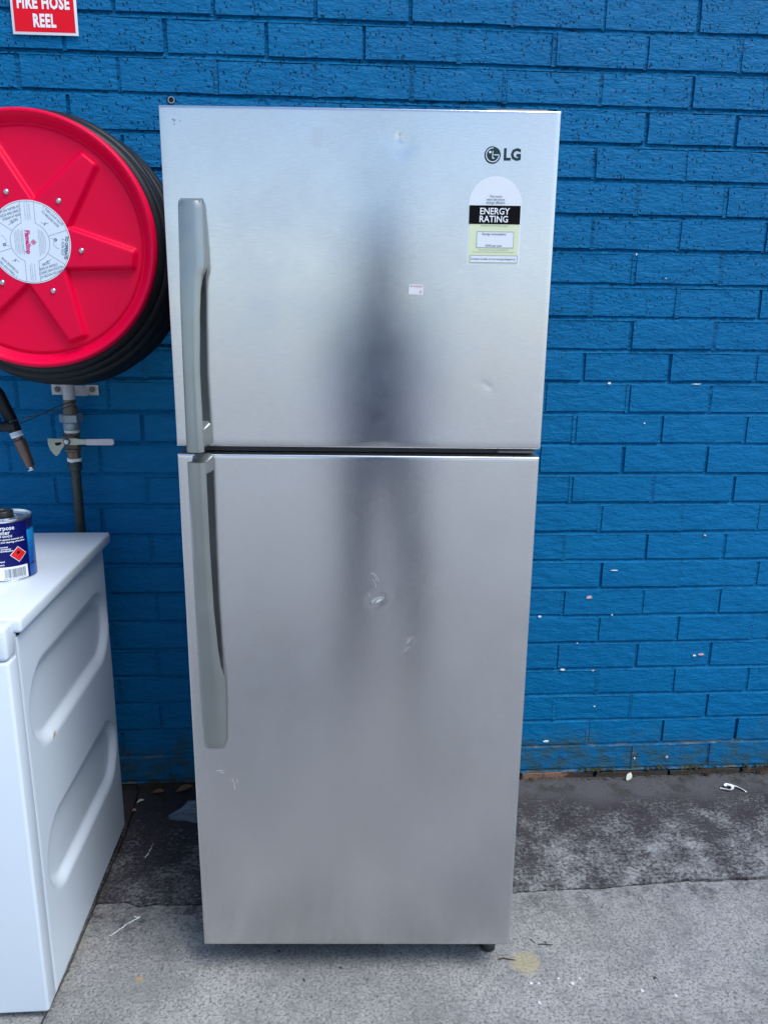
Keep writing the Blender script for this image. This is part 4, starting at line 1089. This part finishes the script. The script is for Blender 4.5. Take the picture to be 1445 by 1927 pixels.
def weed(x, y, label, n, sd):
    r = random.Random(sd); bm = bmesh.new()
    for i in range(n):
        a = r.uniform(0, math.pi * 2); l = r.uniform(.008, .024); bx, by = x + r.uniform(-.012, .012), y + r.uniform(-.004, .004)
        e = Vector((math.cos(a) * l, -abs(math.sin(a)) * l * .6, r.uniform(.004, .018)))
        s = Vector((-e.y, e.x, 0)).normalized() * r.uniform(.0009, .0022)
        b0 = Vector((bx, by, .001)); mid = b0 + e * .55 + Vector((0, 0, .003))
        vs = [bm.verts.new(v) for v in (b0 - s * .5, b0 + s * .5, mid + s, mid - s)]; t = bm.verts.new(b0 + e)
        bm.faces.new(vs); bm.faces.new((vs[3], vs[2], t))
    return tag(bobj('weed', bm, simple('dried_weed', (.16, .085, .045), .9, var=.4, vscale=200)), label, 'weed')
weed(1.080, -.012, 'dried brown weed tuft at the wall foot, the one nearer the fridge', 26, 3)
weed(1.262, -.014, 'dried brown weed tuft at the wall foot by the right edge of the picture', 18, 4)

# ------------------------------------------------------------------ the photographer, seen only as a blurred reflection in the steel doors
M_CLO = simple('dark_jacket', (.17, .19, .26), .85, bump=.002, bscale=30, var=.2, vscale=6)
M_TRO = simple('dark_trousers', (.075, .085, .13), .85, bump=.002, bscale=30)
M_SKIN = simple('skin', (.42, .25, .18), .5); M_HAIR = simple('dark_hair', (.015, .011, .010), .6); M_SHOE = simple('black_shoe', (.012, .012, .014), .5)
BX, BY = -.110, -2.52
def skinned(name, joints, edges, root, mats, pick, parent, sub=2):
    me = bpy.data.meshes.new(name); me.from_pydata([j[0] for j in joints], edges, []); o = link(name, me, None, parent)
    md = o.modifiers.new('skin', 'SKIN'); md.use_smooth_shade = True; md.branch_smoothing = .5
    for i, j in enumerate(joints):
        sv = me.skin_vertices[0].data[i]; r = j[1]; sv.radius = r if isinstance(r, tuple) else (r, r); sv.use_root = (i == root)
    sb = o.modifiers.new('sub', 'SUBSURF'); sb.levels = sub; sb.render_levels = sub
    dg = bpy.context.evaluated_depsgraph_get(); dg.update()
    nm = bpy.data.meshes.new_from_object(o.evaluated_get(dg)); o.modifiers.clear(); o.data = nm; nm.name = name
    nm.materials.clear()
    for m_ in mats: nm.materials.append(m_)
    for p in nm.polygons: p.material_index = pick(p.center); p.use_smooth = True
    return o
per = empty('person', (BX, BY, 0), 'person in dark clothes photographing the fridge, seen as a blurred reflection in its doors', 'person')
J = [((0, 0, .96), (.155, .11)), ((0, 0, 1.12), (.135, .10)), ((0, .0, 1.30), (.16, .115)), ((0, 0, 1.42), (.12, .09)), ((0, .01, 1.50), .055), ((0, .03, 1.57), (.072, .082)), ((0, .035, 1.65), (.078, .095)), ((0, .03, 1.715), (.055, .065)),
     ((-.17, 0, 1.40), .062), ((-.235, .05, 1.18), .048), ((-.135, .22, 1.26), .038), ((-.080, .315, 1.365), .026), ((-.062, .345, 1.395), (.030, .018)),
     ((.17, 0, 1.40), .062), ((.235, .05, 1.18), .048), ((.135, .22, 1.26), .038), ((.082, .315, 1.365), .026), ((.072, .345, 1.395), (.030, .018)),
     ((-.105, 0, .82), .080), ((-.100, .02, .50), .058), ((-.085, -.01, .10), .042), ((-.085, .0, .045), .043), ((-.10, .16, .030), (.042, .026)),
     ((.115, 0, .82), .080), ((.150, .02, .50), .058), ((.165, -.01, .10), .042), ((.165, .0, .045), .043), ((.18, .16, .030), (.042, .026))]
EG = [(0, 1), (1, 2), (2, 3), (3, 4), (4, 5), (5, 6), (6, 7), (3, 8), (8, 9), (9, 10), (10, 11), (11, 12), (3, 13), (13, 14), (14, 15), (15, 16), (16, 17), (0, 18), (18, 19), (19, 20), (20, 21), (21, 22), (0, 23), (23, 24), (24, 25), (25, 26), (26, 27)]
def zone(c):
    if c.z > 1.505: return 2
    if c.y > .285 and c.z > 1.3: return 2
    if c.z < .085: return 3
    return 1 if c.z < .93 else 0
skinned('body', J, EG, 0, [M_CLO, M_TRO, M_SKIN, M_SHOE], zone, per)
for sgn, cx_ in ((-1, -.067), (1, .077)):       # fingers curled round the phone's edges
    for k in range(4):
        z = 1.425 - k * .017; ln = (.9, 1.0, .95, .8)[k]
        f = [((cx_, .350, z - .004), .0085), ((cx_ + sgn * .004, .372 , z), .0080), ((cx_ - sgn * .010 * ln, .3915, z + .002), .0072), ((cx_ - sgn * .026 * ln, .3935, z + .002), .0062)]
        skinned('finger', f, [(0, 1), (1, 2), (2, 3)], 0, [M_SKIN], lambda c: 0, per, 1)
    f = [((cx_, .350, 1.385), .011), ((cx_ - sgn * .010, .366, 1.400), .0095), ((cx_ - sgn * .022, .3695, 1.412), .0085)]
    skinned('thumb', f, [(0, 1), (1, 2)], 0, [M_SKIN], lambda c: 0, per, 1)
bm = bmesh.new(); res = bmesh.ops.create_uvsphere(bm, u_segments=24, v_segments=16, radius=1)
for v in res['verts']:
    n = noise.noise(v.co * 4) * .04; v.co = Vector((v.co.x * .088 * (1 + n), .012 + v.co.y * .102 * (1 + n), 1.685 + v.co.z * .072 * (1 + n)))
bobj('hair', bm, M_HAIR, per, smooth=True)
bm = bmesh.new(); add_prism(bm, [Vector((-.010, .125, 1.645)), Vector((.010, .125, 1.645)), Vector((.013, .112, 1.605)), Vector((-.013, .112, 1.605))], (0, .014, -.004)); bobj('nose', bm, M_SKIN, per, smooth=True)
for s in (-1, 1):
    bm = bmesh.new(); res = bmesh.ops.create_uvsphere(bm, u_segments=10, v_segments=8, radius=.011)
    for v in res['verts']: v.co += Vector((s * .030, .118, 1.648))
    bobj('eye', bm, M_INK, per, smooth=True)
    bm = bmesh.new(); res = bmesh.ops.create_uvsphere(bm, u_segments=10, v_segments=8, radius=1)
    for v in res['verts']: v.co = Vector((s * .080 + v.co.x * .009, .03 + v.co.y * .018, 1.63 + v.co.z * .030))
    bobj('ear', bm, M_SKIN, per, smooth=True)
ph = empty('phone', (CAMP.x, CAMP.y - .012, CAMP.z), 'dark phone held up in both hands by the person facing the fridge', 'phone')
pb = box('phone_body', -.072, .072, -.004, .004, -.038, .038, M_BLKP, ph, .0035, 3)
rect('screen', -.068, .068, -.034, .034, -.0043, M_INK, ph)
